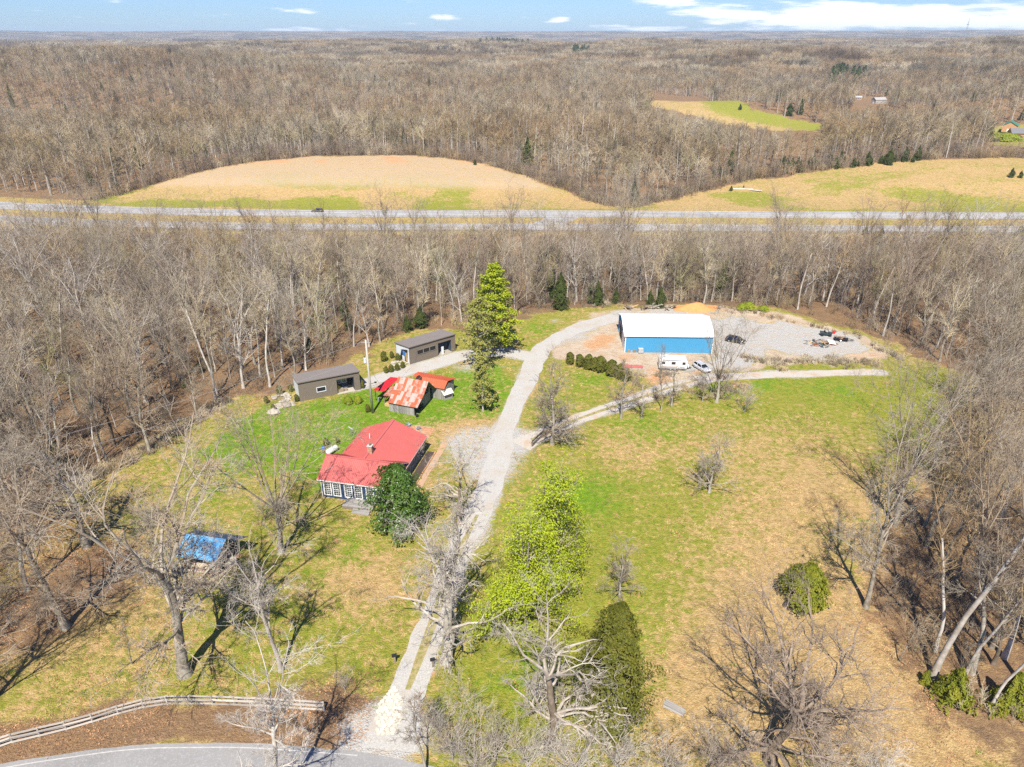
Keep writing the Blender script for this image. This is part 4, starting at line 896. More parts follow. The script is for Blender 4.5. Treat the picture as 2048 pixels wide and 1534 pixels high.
# --- the blue metal building
bb = frame_of((1249, 704.5), -1.6, 'large blue metal building with a bright white roof', 'building', 'metal_barn')
BL, BD, BE, BR = 19.8, 14.0, 4.15, 6.3
m = MB(); m.prism([(0, 0), (BD, 0), (BD, BE), (BD/2, BR-.08), (0, BE)], 0, BL); bw = m.obj('wall', blue_metal, bb)
m = MB()
for k in range(64): m.box(.15+k*.31, .2+k*.31, -.03, -.001, .05, BE-.1)
for k in range(44): y = .2+k*.31; zt = np.interp(y, [0, 7, 14], [BE, BR-.1, BE])-.15; m.box(-.03, -.001, y, y+.05, .05, zt); m.box(BL+.001, BL+.03, y, y+.05, .05, zt)
m.obj('wall_rib', blue_metal, bw)
m = MB(); ribbed(m, (-.35, -.3, BE+.03), (BL+.25, -.3, BE+.03), (BL+.25, BD/2, BR+.05), (-.35, BD/2, BR+.05), .62, .07, .03, .05); ribbed(m, (-.35, BD+.3, BE+.03), (BL+.25, BD+.3, BE+.03), (BL+.25, BD/2, BR+.047), (-.35, BD/2, BR+.047), .62, .07, .03, .05); m.obj('roof', white_metal, bb)
m = MB(); m.box(-.06, .12, -.06, -.032, 0, BE-.02); m.box(BL-.12, BL+.06, -.06, -.032, 0, BE-.02); m.box(-.35, BL+.25, -.325, -.302, BE-.16, BE+.02); m.obj('corner_trim', white_trim, bb)
m = MB()
for y0, y1 in ((1.0, 5.2), (6.6, 10.8)):
    m.box(-.06, -.031, y0, y0+.18, 0, 3.6); m.box(-.06, -.031, y1-.18, y1, 0, 3.6); m.box(-.06, -.031, y0+.18, y1-.18, 3.42, 3.6)
m.bar((-.36, -.3, BE-.06), (-.36, BD/2, BR-.04), .03, .2); m.bar((-.36, BD+.3, BE-.06), (-.36, BD/2, BR-.045), .03, .2); m.obj('door_trim', white_trim, bb)
for y0, y1 in ((1.2, 5.0), (6.8, 10.6)): MB().box(-.05, -.032, y0, y1, .02, 3.4).obj('overhead_door', dark_in if y0 > 5 else white_metal, bb)
# air conditioner / caged tank in front of the wall
ct = empty('caged_water_tank', (*G(1281, 706), 0), R(-2), 'grey caged water tank standing against the blue wall', 'tank')
MB().box(-.55, .55, -.5, .5, .18, 1.15).obj('tank', plain('milky_plastic', (.5, .53, .55), .5), ct, bevel=.06)
m = MB()
for k in range(6):
    x = -.58+k*.232; m.box(x-.02, x+.02, -.55, -.52, .15, 1.18); m.box(x-.02, x+.02, .52, .55, .15, 1.18)
for z in (.15, .5, .85, 1.16): m.box(-.6, .6, -.56, -.53, z-.02, z+.02); m.box(-.6, .6, .53, .56, z-.02, z+.02); m.box(-.61, -.57, -.56, .56, z-.02, z+.02); m.box(.57, .61, -.56, .56, z-.02, z+.02)
m.obj('cage', steel, ct); MB().box(-.6, .6, -.55, .55, 0, .14).obj('pallet', old_wood, ct)
jb = empty('appliance_row', (*G(1262, 704), 0), R(-2), 'row of dull grey boxes and cans at the left end of the blue wall', 'boxes')
for k, (x, w, h_) in enumerate(((-.9, .6, .8), (-.2, .5, .5), (.45, .7, .65))): MB().box(x, x+w, -.35, .25, 0, h_).obj('box', steel if k % 2 else old_wood, jb, bevel=.02)
rt = empty('red_mat', (*G(1262, 733), .05), R(-6), 'faded red strip of sheeting on the gravel by the hedge', 'sheeting')
for k in range(3): MB().slab([(-2.6, -.75+k*.5, .04+.01*k), (2.6, -.7+k*.5, .04+.01*k), (2.5, -.28+k*.5, .06+.01*k), (-2.5, -.3+k*.5, .05+.01*k)], .04).obj('sheet', red_cloth, rt)

# --- the picnic pavilion with a blue roof
pv = empty('picnic_pavilion', (*G(362, 1141), 0), R(-11), 'open pavilion with a scuffed bright blue roof in the left yard', 'pavilion')
ox = 0.0
m = MB(); ribbed(m, (-.4, -.35, 2.75), (5.9, -.35, 2.75), (6.0, 2.6, 4.2), (-.2, 2.6, 4.2), .6, .05, .02, .04); m.obj('roof', tarp, pv)
m = MB(); ribbed(m, (-.2, 5.0, 3.0), (7.6, 5.0, 3.0), (7.3, 2.6, 4.19), (-.2, 2.6, 4.19), .6, .05, .02, .04); q_ = m.obj('roof', plain('shaded_roof_sheet', (.06, .085, .13), .5), pv); q_['label'] = 'rear slope with shade put into its dark blue colour'  # this slope faces away from the sun; its shade is put into the colour
for x, y in ((.15, 0), (5.1, 0), (.15, 4.5), (5.6, 4.5), (2.6, 4.5)): MB().bar((x, y, 0), (x, y, 2.72+.02*y), .16).obj('post', pale_panel if y == 0 else old_wood, pv)
MB().bar((.1, 0, 2.7), (5.3, 0, 2.7), .14).bar((.1, 4.5, 2.9), (5.7, 4.5, 2.9), .14).obj('beam', old_wood, pv)
MB().box(0, 6.2, -.1, 4.7, -.05, .04).obj('floor', plain('brick_floor', (.36, .2, .13), .9, .25, 3), pv)
MB().box(5.65, 5.75, .4, 4.4, .04, 2.5).obj('gable_shade', dark_in, pv)  # near-black sheet standing in for the shade under the open gable
tb_ = empty('picnic_table', (*G(403, 1141), .04), R(-11), 'pale wooden picnic table under the front edge of the blue roof', 'table')
MB().box(-1.6, 1.6, -.38, .38, .70, .76).obj('tabletop', plain('pale_wood', (.52, .42, .3), .8), tb_)
for sy_ in (-.75, .75): MB().box(-1.6, 1.6, sy_-.14, sy_+.14, .42, .47).obj('bench', plain('pale_wood_bench', (.55, .46, .34), .8), tb_)
for sx_ in (-1.1, 1.1):
    for sy_ in (-1, 1): MB().bar((sx_, sy_*.6, 0), (sx_, sy_*.2, .70), .09).obj('leg', old_wood, tb_)
fpit = empty('fire_ring', (*G(365, 1146), 0), 0, 'round dark fire table on a pedestal by the front left pavilion post', 'fire pit')
MB().lathe([(.05, .5), (.72, .5), (.8, .58), (.78, .66), (.6, .66), (.55, .56), (.05, .56)], 20).obj('bowl', black_metal, fpit); MB().cyl((0, 0, 0), (0, 0, .52), .3, .2, 12).obj('pedestal', black_metal, fpit)
sbx = empty('stone_oven', (*G(462, 1128), 0), R(-8), 'pale rounded stone barbecue at the right end of the pavilion', 'barbecue')
for k in range(22): part('stone', sl[k % 5], sbx, (random.uniform(-.8, .8), random.uniform(-.5, .5), .22*(k//6)), (0, 0, random.random()*6), (.7, .7, .8))

# ------------------------------------------------------------------ fences, pole and wires
def rail_fence(pts, label, hgt, nr, m, rail_w, group=None, spacing=2.45, name='rail_fence'):
    q = np.array(pts); s_ = np.concatenate([[0], np.cumsum(np.hypot(*np.diff(q, axis=0).T))]); n = max(2, int(round(s_[-1]/spacing))+1); d = np.linspace(0, s_[-1], n)
    X = np.interp(d, s_, q[:, 0]); Y = np.interp(d, s_, q[:, 1]); o = empty(name, (X[0], Y[0], 0), 0, label, 'fence', group)
    pm = MB().box(-.075, .075, -.075, .075, -.1, hgt+.12).mesh('post', m)
    for i in range(n): part('post', pm, o, (X[i]-X[0], Y[i]-Y[0], 0), (random.uniform(-.03, .03), random.uniform(-.04, .04), random.random()))
    rm = [MB().prism([(-.055, -.05), (.05, -.06), (.06, .05), (-.04, .06)], -.5, .5).mesh('rail', m) for _ in range(2)]
    for i in range(n-1):
        L = math.hypot(X[i+1]-X[i], Y[i+1]-Y[i]); a = math.atan2(Y[i+1]-Y[i], X[i+1]-X[i])
        for k in range(nr):
            part('rail', rm[(i+k) % 2], o, ((X[i]+X[i+1])/2-X[0]-math.sin(a)*.09*(1 if k % 2 else -1), (Y[i]+Y[i+1])/2-Y[0]+math.cos(a)*.09*(1 if k % 2 else -1), hgt*(.22+.78*k/(nr-1))), (0, random.uniform(-.03, .03), a+random.uniform(-.012, .012)), (L*1.06, rail_w, rail_w))
    return o
rail_wood = plain('split_rail_wood', (0.40, 0.36, 0.31), .85, .2, 3, rndv=.25)
rail_fence([G(u, v) for u, v in ((-90, 1530), (0, 1492), (85, 1472), (165, 1452), (240, 1428), (300, 1413), (345, 1408), (420, 1409), (500, 1412), (570, 1416), (648, 1421))], 'weathered four rail fence along the county road', 1.15, 4, rail_wood, 1.25)
rail_fence([G(u, v) for u, v in ((1064, 893), (1082, 874), (1104, 864))], 'short dark rail fence beside the gravel at the drive fork', 1.2, 3, plain('dark_rail_wood', (.15, .12, .09), .85, .2, 3, rndv=.2), 1.3, None, 1.9)
mg = 'dark posts at the mouth of the drive'
for u, v, lb in ((790, 1326, 'short dark post left of the driveway'), (866, 1334, 'short dark post right of the driveway by the gnarled oak')):
    o = empty('marker_post', (*G(u, v), 0), R(20), lb, 'post', mg); MB().box(-.09, .09, -.09, .09, -.1, 1.05).obj('post', old_wood, o); MB().box(-.28, .28, -.12, .12, 1.05, 1.36).obj('lantern_box', black_metal, o)

gxr = np.linspace(-150, 300, 112); gr = empty('guard_rail', (0, 0, 0), 0, 'weathered guard rail along the near carriageway of the highway', 'guard rail')
rl = MB()
for a_, b_ in zip(gxr, gxr[1:]): rl.bar((a_, 259.6+float(hw_off(a_)), .72), (b_, 259.6+float(hw_off(b_)), .72), .08, .34)
rl.obj('rail', plain('rail_steel', (.22, .2, .18), .6, .3, 1), gr); gpm = MB().box(-.08, .08, -.08, .08, -.6, .85).mesh('post', old_wood)
for a_ in gxr: part('post', gpm, gr, (a_, 259.4+float(hw_off(a_)), 0))
px0, py0 = G(745.5, 826)
up = empty('utility_pole', (px0, py0, 0), 0, 'tall weathered utility pole with a grey transformer beside the rusty barn', 'utility pole')
PH = 15.2
MB().cyl((0, 0, -.3), (.0, 0, PH), .25, .16, 12).obj('pole', plain('pole_wood', (.40, .38, .33), .85, .2, 1.2), up, smooth=True)
MB().lathe([(.05, 0), (.27, .02), (.29, .1), (.29, .95), (.25, 1.02), (.06, 1.05)], 16, (-.46, -.05, PH-4.6)).obj('transformer', plain('transformer_grey', (.56, .58, .6), .5), up)
MB().cyl((-.5, -.05, PH-3.6), (-.5, -.05, PH-3.2), .06, .05, 8).bar((-.3, 0, PH-4.2), (0, 0, PH-4.2), .12).obj('bushing', black_metal, up)
MB().bar((-.9, 0, PH-.5), (.9, 0, PH-.5), .11).obj('crossarm', weathered, up)
MB().cyl((.16, -.1, .2), (.16, -.1, PH-5), .03, .03, 6).obj('conduit', steel, up)
MB().bar((.1, 0, 6.2), (1.1, -.1, 6.6), .06).box(.9, 1.3, -.25, .05, 6.5, 6.7).obj('yard_light', black_metal, up)
lx, ly = -104.0, 62.0
lp = empty('utility_pole', (lx, ly, float(zg(lx, ly))), 0, 'bare utility pole among the woods beyond the left edge', 'utility pole'); MB().cyl((0, 0, -.3), (0, 0, 14.5), .2, .13, 10).obj('pole', old_wood, lp); MB().bar((-.9, 0, 13.7), (.9, 0, 13.7), .11).obj('crossarm', weathered, lp)
def wire(a, b, sag, label, r_=.018, m=None, n=22):
    a = np.array(a, float); b = np.array(b, float); f = np.linspace(0, 1, n)[:, None]; P_ = a+(b-a)*f; P_[:, 2] -= (4*sag*f*(1-f))[:, 0]
    V, Q, _ = tubes(P_[None], np.full((1, n), r_), 5); o = bpy.data.objects.new('power_line', mesh_np('power_line', V, Q, None, [m or steel])); link(o); tag(o, label, 'wire'); return o
wire((px0-.8, py0, PH-.45), (lx-.8, ly, 13.75), 2.2, 'upper power line running left from the pole over the lawn edge', .022)
wire((px0, py0, PH-3.4), (lx, ly, 12.2), 2.6, 'lower power line running left from the pole over the near shed', .022)
hp = hs.matrix_basis @ Vector((11.0, 15.5, 3.3)); wire((px0, py0, PH-5.2), tuple(hp), 1.0, 'service wire from the pole down to the rear of the red house', .016, black_metal)
hp = s2.location+Vector((1.5, .5, 4.1)); wire((px0, py0, PH-4.8), tuple(hp), .8, 'service wire from the pole to the far taupe shed', .016, black_metal)

# ------------------------------------------------------------------ vehicles
tail_red = plain('tail_lamp', (.4, .02, .02), .3, .05); lampg = plain('head_lamp', (.7, .72, .74), .15, .03)
car_glass, t = mat('car_glass'); t.bsdf((.012, .014, .017), .06, None, 0, 0, 0, .7)
def car(x, y, rz, paint, label, L=4.6, W=1.82, Hh=1.45, group=None, suv=False):
    o = empty('parked_car', (x, y, float(zg(x, y))), rz, label, 'car', group); r_ = .33
    # body: lofted stations along x (front +x): x, half width, sill, shoulder
    st = [(-.5, .70, .42, .80), (-.485, .80, .30, .92), (-.42, .88, .26, .97), (-.25, .91, .22, .95), (0, .91, .22, .92), (.2, .91, .22, .90), (.34, .89, .24, .84), (.44, .84, .27, .74), (.49, .72, .34, .62), (.5, .60, .42, .56)]
    m = MB(); n = 8
    for sx_, hw, z0, z1 in st:
        X = sx_*L; hw = hw*W/1.82
        for yy, zz in ((-hw*.9, z0), (-hw, z0+.12), (-hw, z1-.14), (-hw*.9, z1), (hw*.9, z1), (hw, z1-.14), (hw, z0+.12), (hw*.9, z0)): m.v.append((X, yy, zz))
    for k in range(len(st)-1):
        for i in range(n): j = (i+1) % n; m.f.append((k*n+j, k*n+i, (k+1)*n+i, (k+1)*n+j))
    m.f.append(tuple(range(n))); m.f.append(tuple(range((len(st)-1)*n+n-1, (len(st)-1)*n-1, -1)))
    b = m.obj('body', paint, o, smooth=True)
    # cabin: glasshouse and roof skin
    rx0, rx1 = (-.36, .08) if not suv else (-.42, .10); bx0, bx1 = (-.45, .24) if not suv else (-.48, .22); hw = .80*W/1.82; rw_ = .60*W/1.82
    c8 = [(bx0*L, -hw, .90), (bx1*L, -hw, .88), (bx1*L, hw, .88), (bx0*L, hw, .90), (rx0*L, -rw_, Hh-.05), (rx1*L, -rw_, Hh-.05), (rx1*L, rw_, Hh-.05), (rx0*L, rw_, Hh-.05)]
    MB().hexa(c8).obj('window', car_glass, o)
    m = MB(); m.slab([(rx0*L-.06, -rw_-.02, Hh-.045), (rx1*L+.04, -rw_-.02, Hh-.045), (rx1*L+.04, rw_+.02, Hh-.045), (rx0*L-.06, rw_+.02, Hh-.045)], .03).slab([(rx0*L+.1, -rw_+.08, Hh), (rx1*L-.1, -rw_+.08, Hh), (rx1*L-.1, rw_-.08, Hh), (rx0*L+.1, rw_-.08, Hh)], .05)
    for s_ in (-1, 1):
        for f in (0, .45, 1):
            a = Vector((bx0*L+(bx1-bx0)*L*f, s_*(hw+.012), .9)); q_ = Vector((rx0*L+(rx1-rx0)*L*f, s_*(rw_+.012), Hh-.06)); m.bar(a, q_, .09, .03)
    m.obj('roof', paint, o)
    for sx_ in (-.30, .31):
        for s_ in (-1, 1):
            wy = s_*(W/2-.11); w = MB().cyl((sx_*L, wy-.1, r_), (sx_*L, wy+.1, r_), r_, r_, 18).obj('wheel', rubber, o); MB().cyl((sx_*L, wy+s_*.085, r_), (sx_*L, wy+s_*.106, r_), r_*.62, r_*.55, 12).obj('rim', steel, w)
    for s_ in (-1, 1):
        MB().box(.455*L, .492*L, s_*.62-.14, s_*.62+.14, .56, .68).obj('headlight', lampg, o); MB().box(-.507*L, -.485*L, s_*.6-.17, s_*.6+.17, .68, .82).obj('tail_light', tail_red, o); MB().box(.2*L, .225*L, s_*.98-.09, s_*.98+.09, .9, 1.02).obj('mirror', paint, o)
    MB().box(.49*L, .503*L, -.4, .4, .33, .5).obj('grille', black_metal, o); return o
silver = plain('silver_paint', (.66, .67, .68), .25, .04, 1, .25, .5, 0); blackp = plain('black_paint', (.012, .013, .016), .2, .1, 1, 0, .6, 0); greyp = plain('dark_grey_paint', (.05, .052, .055), .3, .1, 1, 0, .5, 0)
wx, wy_ = G(1403, 739); car(wx, wy_, R(-66), silver, 'silver white car parked on the gravel beside the travel trailer')
wx, wy_ = G(1471, 684); car(wx, wy_, R(-28), blackp, 'black sedan parked on the gravel right of the blue building', 4.7)
wx, wy_ = G(634, 425); car(wx, wy_+.6, R(180), greyp, 'dark car driving on the far carriageway of the highway', 4.8, 1.85, 1.6, None, True)

vx, vy = G(1344, 737)
rv = empty('travel_trailer', (vx, vy, 0), R(-6), 'white travel trailer parked in front of the blue building', 'caravan')
prof = [(-2.9, .45), (2.75, .45), (3.0, .9), (3.0, 2.2), (2.6, 2.72), (-2.7, 2.72), (-3.0, 2.4), (-3.0, .6)]
m = MB(); m.prism([(a, b) for a, b in prof], -1.2, 1.2, 'y'); body = m.obj('body', plain('caravan_white', (.68, .68, .66), .4, .06, .8), rv, bevel=.05)
MB().box(-2.95, 2.7, -1.215, -1.202, .5, .95).obj('skirt_stripe', plain('caravan_grey', (.30, .31, .33), .5), rv); MB().box(-2.4, 2.4, -1.22, -1.203, 1.02, 1.1).obj('stripe', plain('caravan_tan', (.4, .28, .18), .5), rv)
for x0, w in ((-2.5, .8), (-.4, .9), (1.9, .7)):
    f = MB().box(x0, x0+w, -1.24, -1.204, 1.5, 2.15).obj('window', steel, rv); MB().box(x0+.06, x0+w-.06, -1.25, -1.241, 1.56, 2.09).obj('pane', car_glass, f)
dr = MB().box(.85, 1.5, -1.235, -1.204, .6, 2.3).obj('door', plastic_w, rv); MB().box(1.38, 1.44, -1.26, -1.236, 1.3, 1.45).obj('handle', black_metal, dr)
MB().box(-.6, .4, -.4, .4, 2.72, 3.0).obj('roof_air_conditioner', plastic_w, rv, bevel=.05); MB().box(-2.0, -1.5, -.3, .2, 2.722, 2.82).box(1.4, 1.9, -.2, .3, 2.722, 2.84).obj('roof_vent', plastic_gr, rv)
MB().cyl((-2.4, -1.28, 2.55), (1.6, -1.28, 2.55), .07, .07, 10).obj('awning', plastic_gr, rv)
for sx_ in (-.45, .38):
    for s_ in (-1, 1): w = MB().cyl((sx_, s_*1.08-.1, .36), (sx_, s_*1.08+.1, .36), .36, .36, 16).obj('wheel', rubber, rv); MB().cyl((sx_, s_*1.2-.03, .36), (sx_, s_*1.2, .36), .2, .2, 10).obj('rim', steel, w)
MB().bar((2.9, -.5, .45), (4.1, 0, .48), .1).bar((2.9, .5, .45), (4.1, 0, .48), .1).obj('tongue', black_metal, rv); MB().cyl((3.4, -.15, .5), (3.4, -.15, 1.0), .16, .16, 10).cyl((3.4, .2, .5), (3.4, .2, 1.0), .16, .16, 10).obj('gas_bottle', plastic_w, rv)

# ------------------------------------------------------------------ the rubble corner of the gravel clearing
ux, uy = G(1651, 671)
ut = empty('utility_buggy', (ux, uy, 0), R(-12), 'dark open utility buggy parked behind the scrap heap', 'buggy')
MB().box(-1.3, 1.3, -.55, .55, .4, .7).box(.55, 1.35, -.5, .5, .7, .92).box(-1.35, -.45, -.6, .6, .7, .95).obj('body', plain('buggy_green', (.04, .06, .065), .4), ut, bevel=.05); MB().box(-.35, .1, -.5, .5, .7, .85).box(-.42, -.32, -.5, .5, .8, 1.25).obj('seat', rubber, ut)
m = MB()
for s_ in (-.55, .55): m.bar((-.4, s_, .7), (-.35, s_, 1.75), .06).bar((.55, s_, .9), (.25, s_, 1.75), .06).bar((-.35, s_, 1.75), (.25, s_, 1.75), .06)
m.bar((-.35, -.55, 1.75), (-.35, .55, 1.75), .06).bar((.25, -.55, 1.75), (.25, .55, 1.75), .06); m.obj('roll_cage', black_metal, ut)
for sx_ in (-.85, .9):
    for s_ in (-1, 1): MB().cyl((sx_, s_*.62-.12, .33), (sx_, s_*.62+.12, .33), .33, .33, 14).obj('wheel', rubber, ut)
rcx, rcy = G(1660, 668); o = empty('fuel_can', (rcx+1.0, rcy+.3, 0), 0, 'red fuel can standing beside the utility buggy', 'fuel can'); MB().box(-.3, .3, -.22, .22, 0, .7).obj('can', plain('fuel_red', (.5, .03, .03), .5), o, bevel=.04); MB().cyl((.1, 0, .7), (.25, 0, .9), .06, .05).obj('spout', black_metal, o)
tx_, ty_ = G(1682, 681)
tl = empty('flat_trailer', (tx_, ty_, 0), R(-18), 'low black flat trailer loaded with rusty junk', 'trailer')
MB().box(-1.6, 1.5, -.85, .85, .42, .52).bar((-1.6, -.85, .7), (1.5, -.85, .7), .06).bar((-1.6, .85, .7), (1.5, .85, .7), .06).obj('bed', black_metal, tl); MB().bar((1.5, -.6, .47), (2.8, 0, .45), .1).bar((1.5, .6, .47), (2.8, 0, .45), .1).obj('tongue', black_metal, tl)
for s_ in (-1, 1): w = MB().cyl((-.2, s_*1.0-.1, .36), (-.2, s_*1.0+.1, .36), .36, .36, 14).obj('wheel', rubber, tl); MB().cyl((-.2, s_*1.1-.02, .36), (-.2, s_*1.1+.012, .36), .22, .2, 10).obj('rim', plastic_w, w)
jr = random.Random(9)
for k in range(9):
    b = MB().box(-.5, .5, -.12, .12, 0, .1).obj('scrap', (clay_m, steel, black_metal, old_wood)[k % 4], tl, (jr.uniform(-1, 1), jr.uniform(-.5, .5), .54+.05*k)); b.rotation_euler = (jr.uniform(-.4, .4), jr.uniform(-.4, .4), jr.random()*3)
sxp, syp = G(1643, 688)
sp_ = empty('scrap_heap', (sxp, syp, 0), 0, 'heap of broken boards, pallets and a white sheet on the gravel', 'scrap heap')
bmesh_ = [MB().box(-1, 1, -.1, .1, 0, .05).mesh('board', mm) for mm in (new_wood, old_wood, weathered, plain('dark_teal_sheet', (.03, .07, .08), .5), plain('rust_sheet', (.4, .14, .05), .7))]
for k in range(64):
    r_ = abs(jr.gauss(0, 1)); a = jr.random()*6.28; x = max(-3.4, min(3.4, jr.gauss(0, 1.7))); y = max(-2, min(2, jr.gauss(0, 1.0)))
    part('board', bmesh_[k % 5], sp_, (x, y, .05+jr.random()*max(0.02, .9-.22*abs(x)-.3*abs(y))), (jr.uniform(-.35, .35), jr.uniform(-.35, .35), jr.random()*3.1), (jr.uniform(.35, .95), jr.uniform(.8, 3.0), 1))
MB().slab([(1.3, -.9, .55), (2.9, -1.1, .35), (3.1, .5, .6), (1.5, .7, .85)], .04).obj('white_sheet', white_metal, sp_)
# spoil mound and stump heap behind the blue building
mx_, my_ = G(1393, 618)
rg = np.random.default_rng(3); n = 30; mm_ = MB(); gxm, gym = np.meshgrid(np.linspace(-6, 6, 30), np.linspace(-3.2, 3.2, 18)); hz = 1.9*np.exp(-((gxm/3.2)**2+(gym/1.6)**2))+.5*np.exp(-(((gxm+3.2)/1.6)**2+(gym/1.2)**2)); hz = np.maximum(hz-.12+.35*(fbm(gxm*.9, gym*.9, 4, 3)-.5)*(hz > .15), -.2)
i0 = np.arange(17)[:, None]*30+np.arange(29)[None, :]; o = bpy.data.objects.new('spoil_mound', mesh_np('spoil_mound', np.stack([gxm.ravel(), gym.ravel(), hz.ravel()], 1), np.stack([i0, i0+1, i0+31, i0+30], -1).reshape(-1, 4), None, [clay_m], None, True)); link(o); o.location = (mx_, my_, 0); tag(o, 'mound of orange clay behind the blue building', 'mound')
sx0, sy0 = G(1300, 617)
sh = empty('log_heap', (sx0, sy0, 0), 0, 'heap of stumps and cut logs at the wood edge behind the blue building', 'logs')
lgm = [MB().cyl((-1.4, 0, 0), (1.4, .1, 0), .24, .17, 8).mesh('log', mm) for mm in (bark_brown, bark_grey, new_wood)]
for k in range(26): part('log', lgm[k % 3], sh, (jr.uniform(-8, 7), jr.uniform(-.9, .9), jr.uniform(.15, .8)), (jr.uniform(-.3, .3), jr.uniform(-.35, .35), jr.random()*3), jr.uniform(.5, 1.1))
b = boulder(77, .9).obj('boulder', concrete, None, (*G(1310, 610), 0)); tag(b, 'pale boulder on top of the stump heap behind the blue building', 'boulder')
lx0, ly0 = G(1348, 1417)
lo = empty('log_stack', (lx0, ly0, 0), R(-35), 'short stack of weathered split posts lying in the dry grass', 'logs')
for k in range(7): part('log', MB().prism([(-.09, -.08), (.1, -.07), (.07, .09), (-.08, .08)], -1.15, 1.15).mesh('log', weathered), lo, (jr.uniform(-.15, .15), -.4+.14*k, .1+.08*(k % 2)), (0, 0, jr.uniform(-.06, .06)))
st = MB().lathe([(.34, 0), (.3, .22), (.3, .25)], 14).obj('tree_stump', plain('cut_wood', (.55, .42, .26), .85, .15, 5), None, (*G(900, 1328), 0)); tag(st, 'low sawn stump right of the gnarled drive oak', 'stump')
lf = empty('fallen_logs', (*GT(1500, 381), float(zg(*GT(1500, 381)))), R(-10), 'pale fallen tree trunks lying in the field across the highway', 'logs')
for k, (dx, dy, a, L) in enumerate(((-3, 1.0, 0.1, 9), (1, -.6, -.5, 7), (3, -1.5, -.3, 4))):
    part('log', MB().cyl((-L/2, 0, 0), (L/2, 0, 0), .4, .25, 8).mesh('log', bark_pale), lf, (dx, dy, .3), (0, 0, a))
# stone slabs laid in the mouth of the drive
ps = empty('stone_paving', (*G(782, 1438), 0.05), 0, 'patch of cream broken stone slabs laid in the mouth of the drive', 'paving')
axc, ayc = G(782, 1438); poly_s = pxpoly([(752, 1470), (752, 1425), (768, 1390), (792, 1374), (806, 1392), (802, 1440), (785, 1476)])
smesh = []
for k in range(6):
    rr2 = random.Random(40+k); n = rr2.choice((5, 6, 6, 7)); smesh.append(MB().prism([(math.cos(6.283*i/n+rr2.uniform(-.2, .2))*rr2.uniform(.24, .33), math.sin(6.283*i/n+rr2.uniform(-.2, .2))*rr2.uniform(.24, .33)) for i in range(n)], 0, .05, 'z').mesh('stone', stone_w))
for i in range(-14, 15):
    for j in range(-14, 15):
        x = i*.5+(.25 if j % 2 else 0)+random.uniform(-.05, .05); y = j*.44+random.uniform(-.05, .05)
        if inside(poly_s, np.array([axc+x]), np.array([ayc+y]))[0]: part('stone', random.choice(smesh), ps, (x, y, random.uniform(0, .02)), (0, 0, random.random()*6), random.uniform(.85, 1.1))

# ------------------------------------------------------------------ far houses and the radio mast
def far_house(u, v, ang, w, d, h, rm, wm, label, z=None):
    x, y = GT(u, v); o = empty('far_house', (x, y, float(zg(x, y))-.3), R(ang), label, 'house')
    m = MB(); m.prism([(-d/2, 0), (d/2, 0), (d/2, h), (0, h+d*.28), (-d/2, h)], -w/2, w/2); m.obj('wall', wm, o)
    m = MB(); m.slab([(-w/2-.5, -d/2-.5, h-.2), (w/2+.5, -d/2-.5, h-.2), (w/2+.5, 0, h+d*.28+.1), (-w/2-.5, 0, h+d*.28+.1)], .15); m.slab([(-w/2-.5, d/2+.5, h-.2), (w/2+.5, d/2+.5, h-.2), (w/2+.5, 0, h+d*.28+.1), (-w/2-.5, 0, h+d*.28+.1)], .15); m.obj('roof', rm, o)
    for k in range(3): window(o, -w/2+1.2+k*(w-4)/2, -d/2-.01, 1.0, 1.6, 1.5, 'f', white_trim, 0, 1, .12)
    m = MB(); m.box(-w/2-.06, -w/2-.004, -1.5, 1.5, .1, 2.4); m.obj('garage_door', white_metal, o); return o
green_roof = plain('green_roof_metal', (.05, .2, .14), .5); tan_wall = plain('tan_brick_wall', (.46, .26, .13), .8); grey_shingle = plain('grey_shingles', (.16, .16, .17), .8)
far_house(2018, 262, 55, 14, 10, 5.0, green_roof, tan_wall, 'tan house with a green metal roof in the far valley')
far_house(2056, 275, -15, 22, 9, 3.2, grey_shingle, tan_wall, 'long grey roofed building below the green roofed house')
far_house(1757, 207, 10, 15, 9, 5, plain('pale_roof', (.34, .33, .31), .6), plain('pale_wall', (.36, .32, .27), .7), 'pale house half hidden among trees up the far valley')
far_house(1716, 199, -20, 8, 6, 3, plain('pale_roof_b', (.36, .36, .35), .6), tan_wall, 'small white roofed outbuilding up the far valley')
ra = math.atan2((1838-1024)/F_PX, 1.0); rd_ = 2400.0
mx0, my0 = rd_*math.sin(ra), rd_*math.cos(ra)
rm_ = empty('radio_mast', (mx0, my0, float(zg(mx0, my0))-1), 0, 'thin lattice radio mast standing on the far right ridge', 'mast')
zb = float(zg(mx0, my0)); mh = 84.0; m = MB()
for k in range(3): a = k*2.094; m.cyl((2*math.cos(a), 2*math.sin(a), 0), (1.2*math.cos(a), 1.2*math.sin(a), mh), .28, .22, 5)
for k in range(24): z = k*mh/24; a = k*2.094; b_ = a+2.094; m.bar((1.8*math.cos(a), 1.8*math.sin(a), z), (1.7*math.cos(b_), 1.7*math.sin(b_), z+mh/24), .25)
m.obj('tower', steel, rm_); m = MB()
for k in range(3):
    a = k*2.094+.5
    for f in (.5, .95): m.cyl((40*math.cos(a), 40*math.sin(a), 0), (0, 0, mh*f), .05, .05, 4)
m.obj('guy_wire', steel, rm_); MB().bar((-4, 0, mh-8), (4, 0, mh-8), .6).bar((0, 0, mh), (0, 0, mh+6), .4).obj('antenna', black_metal, rm_)

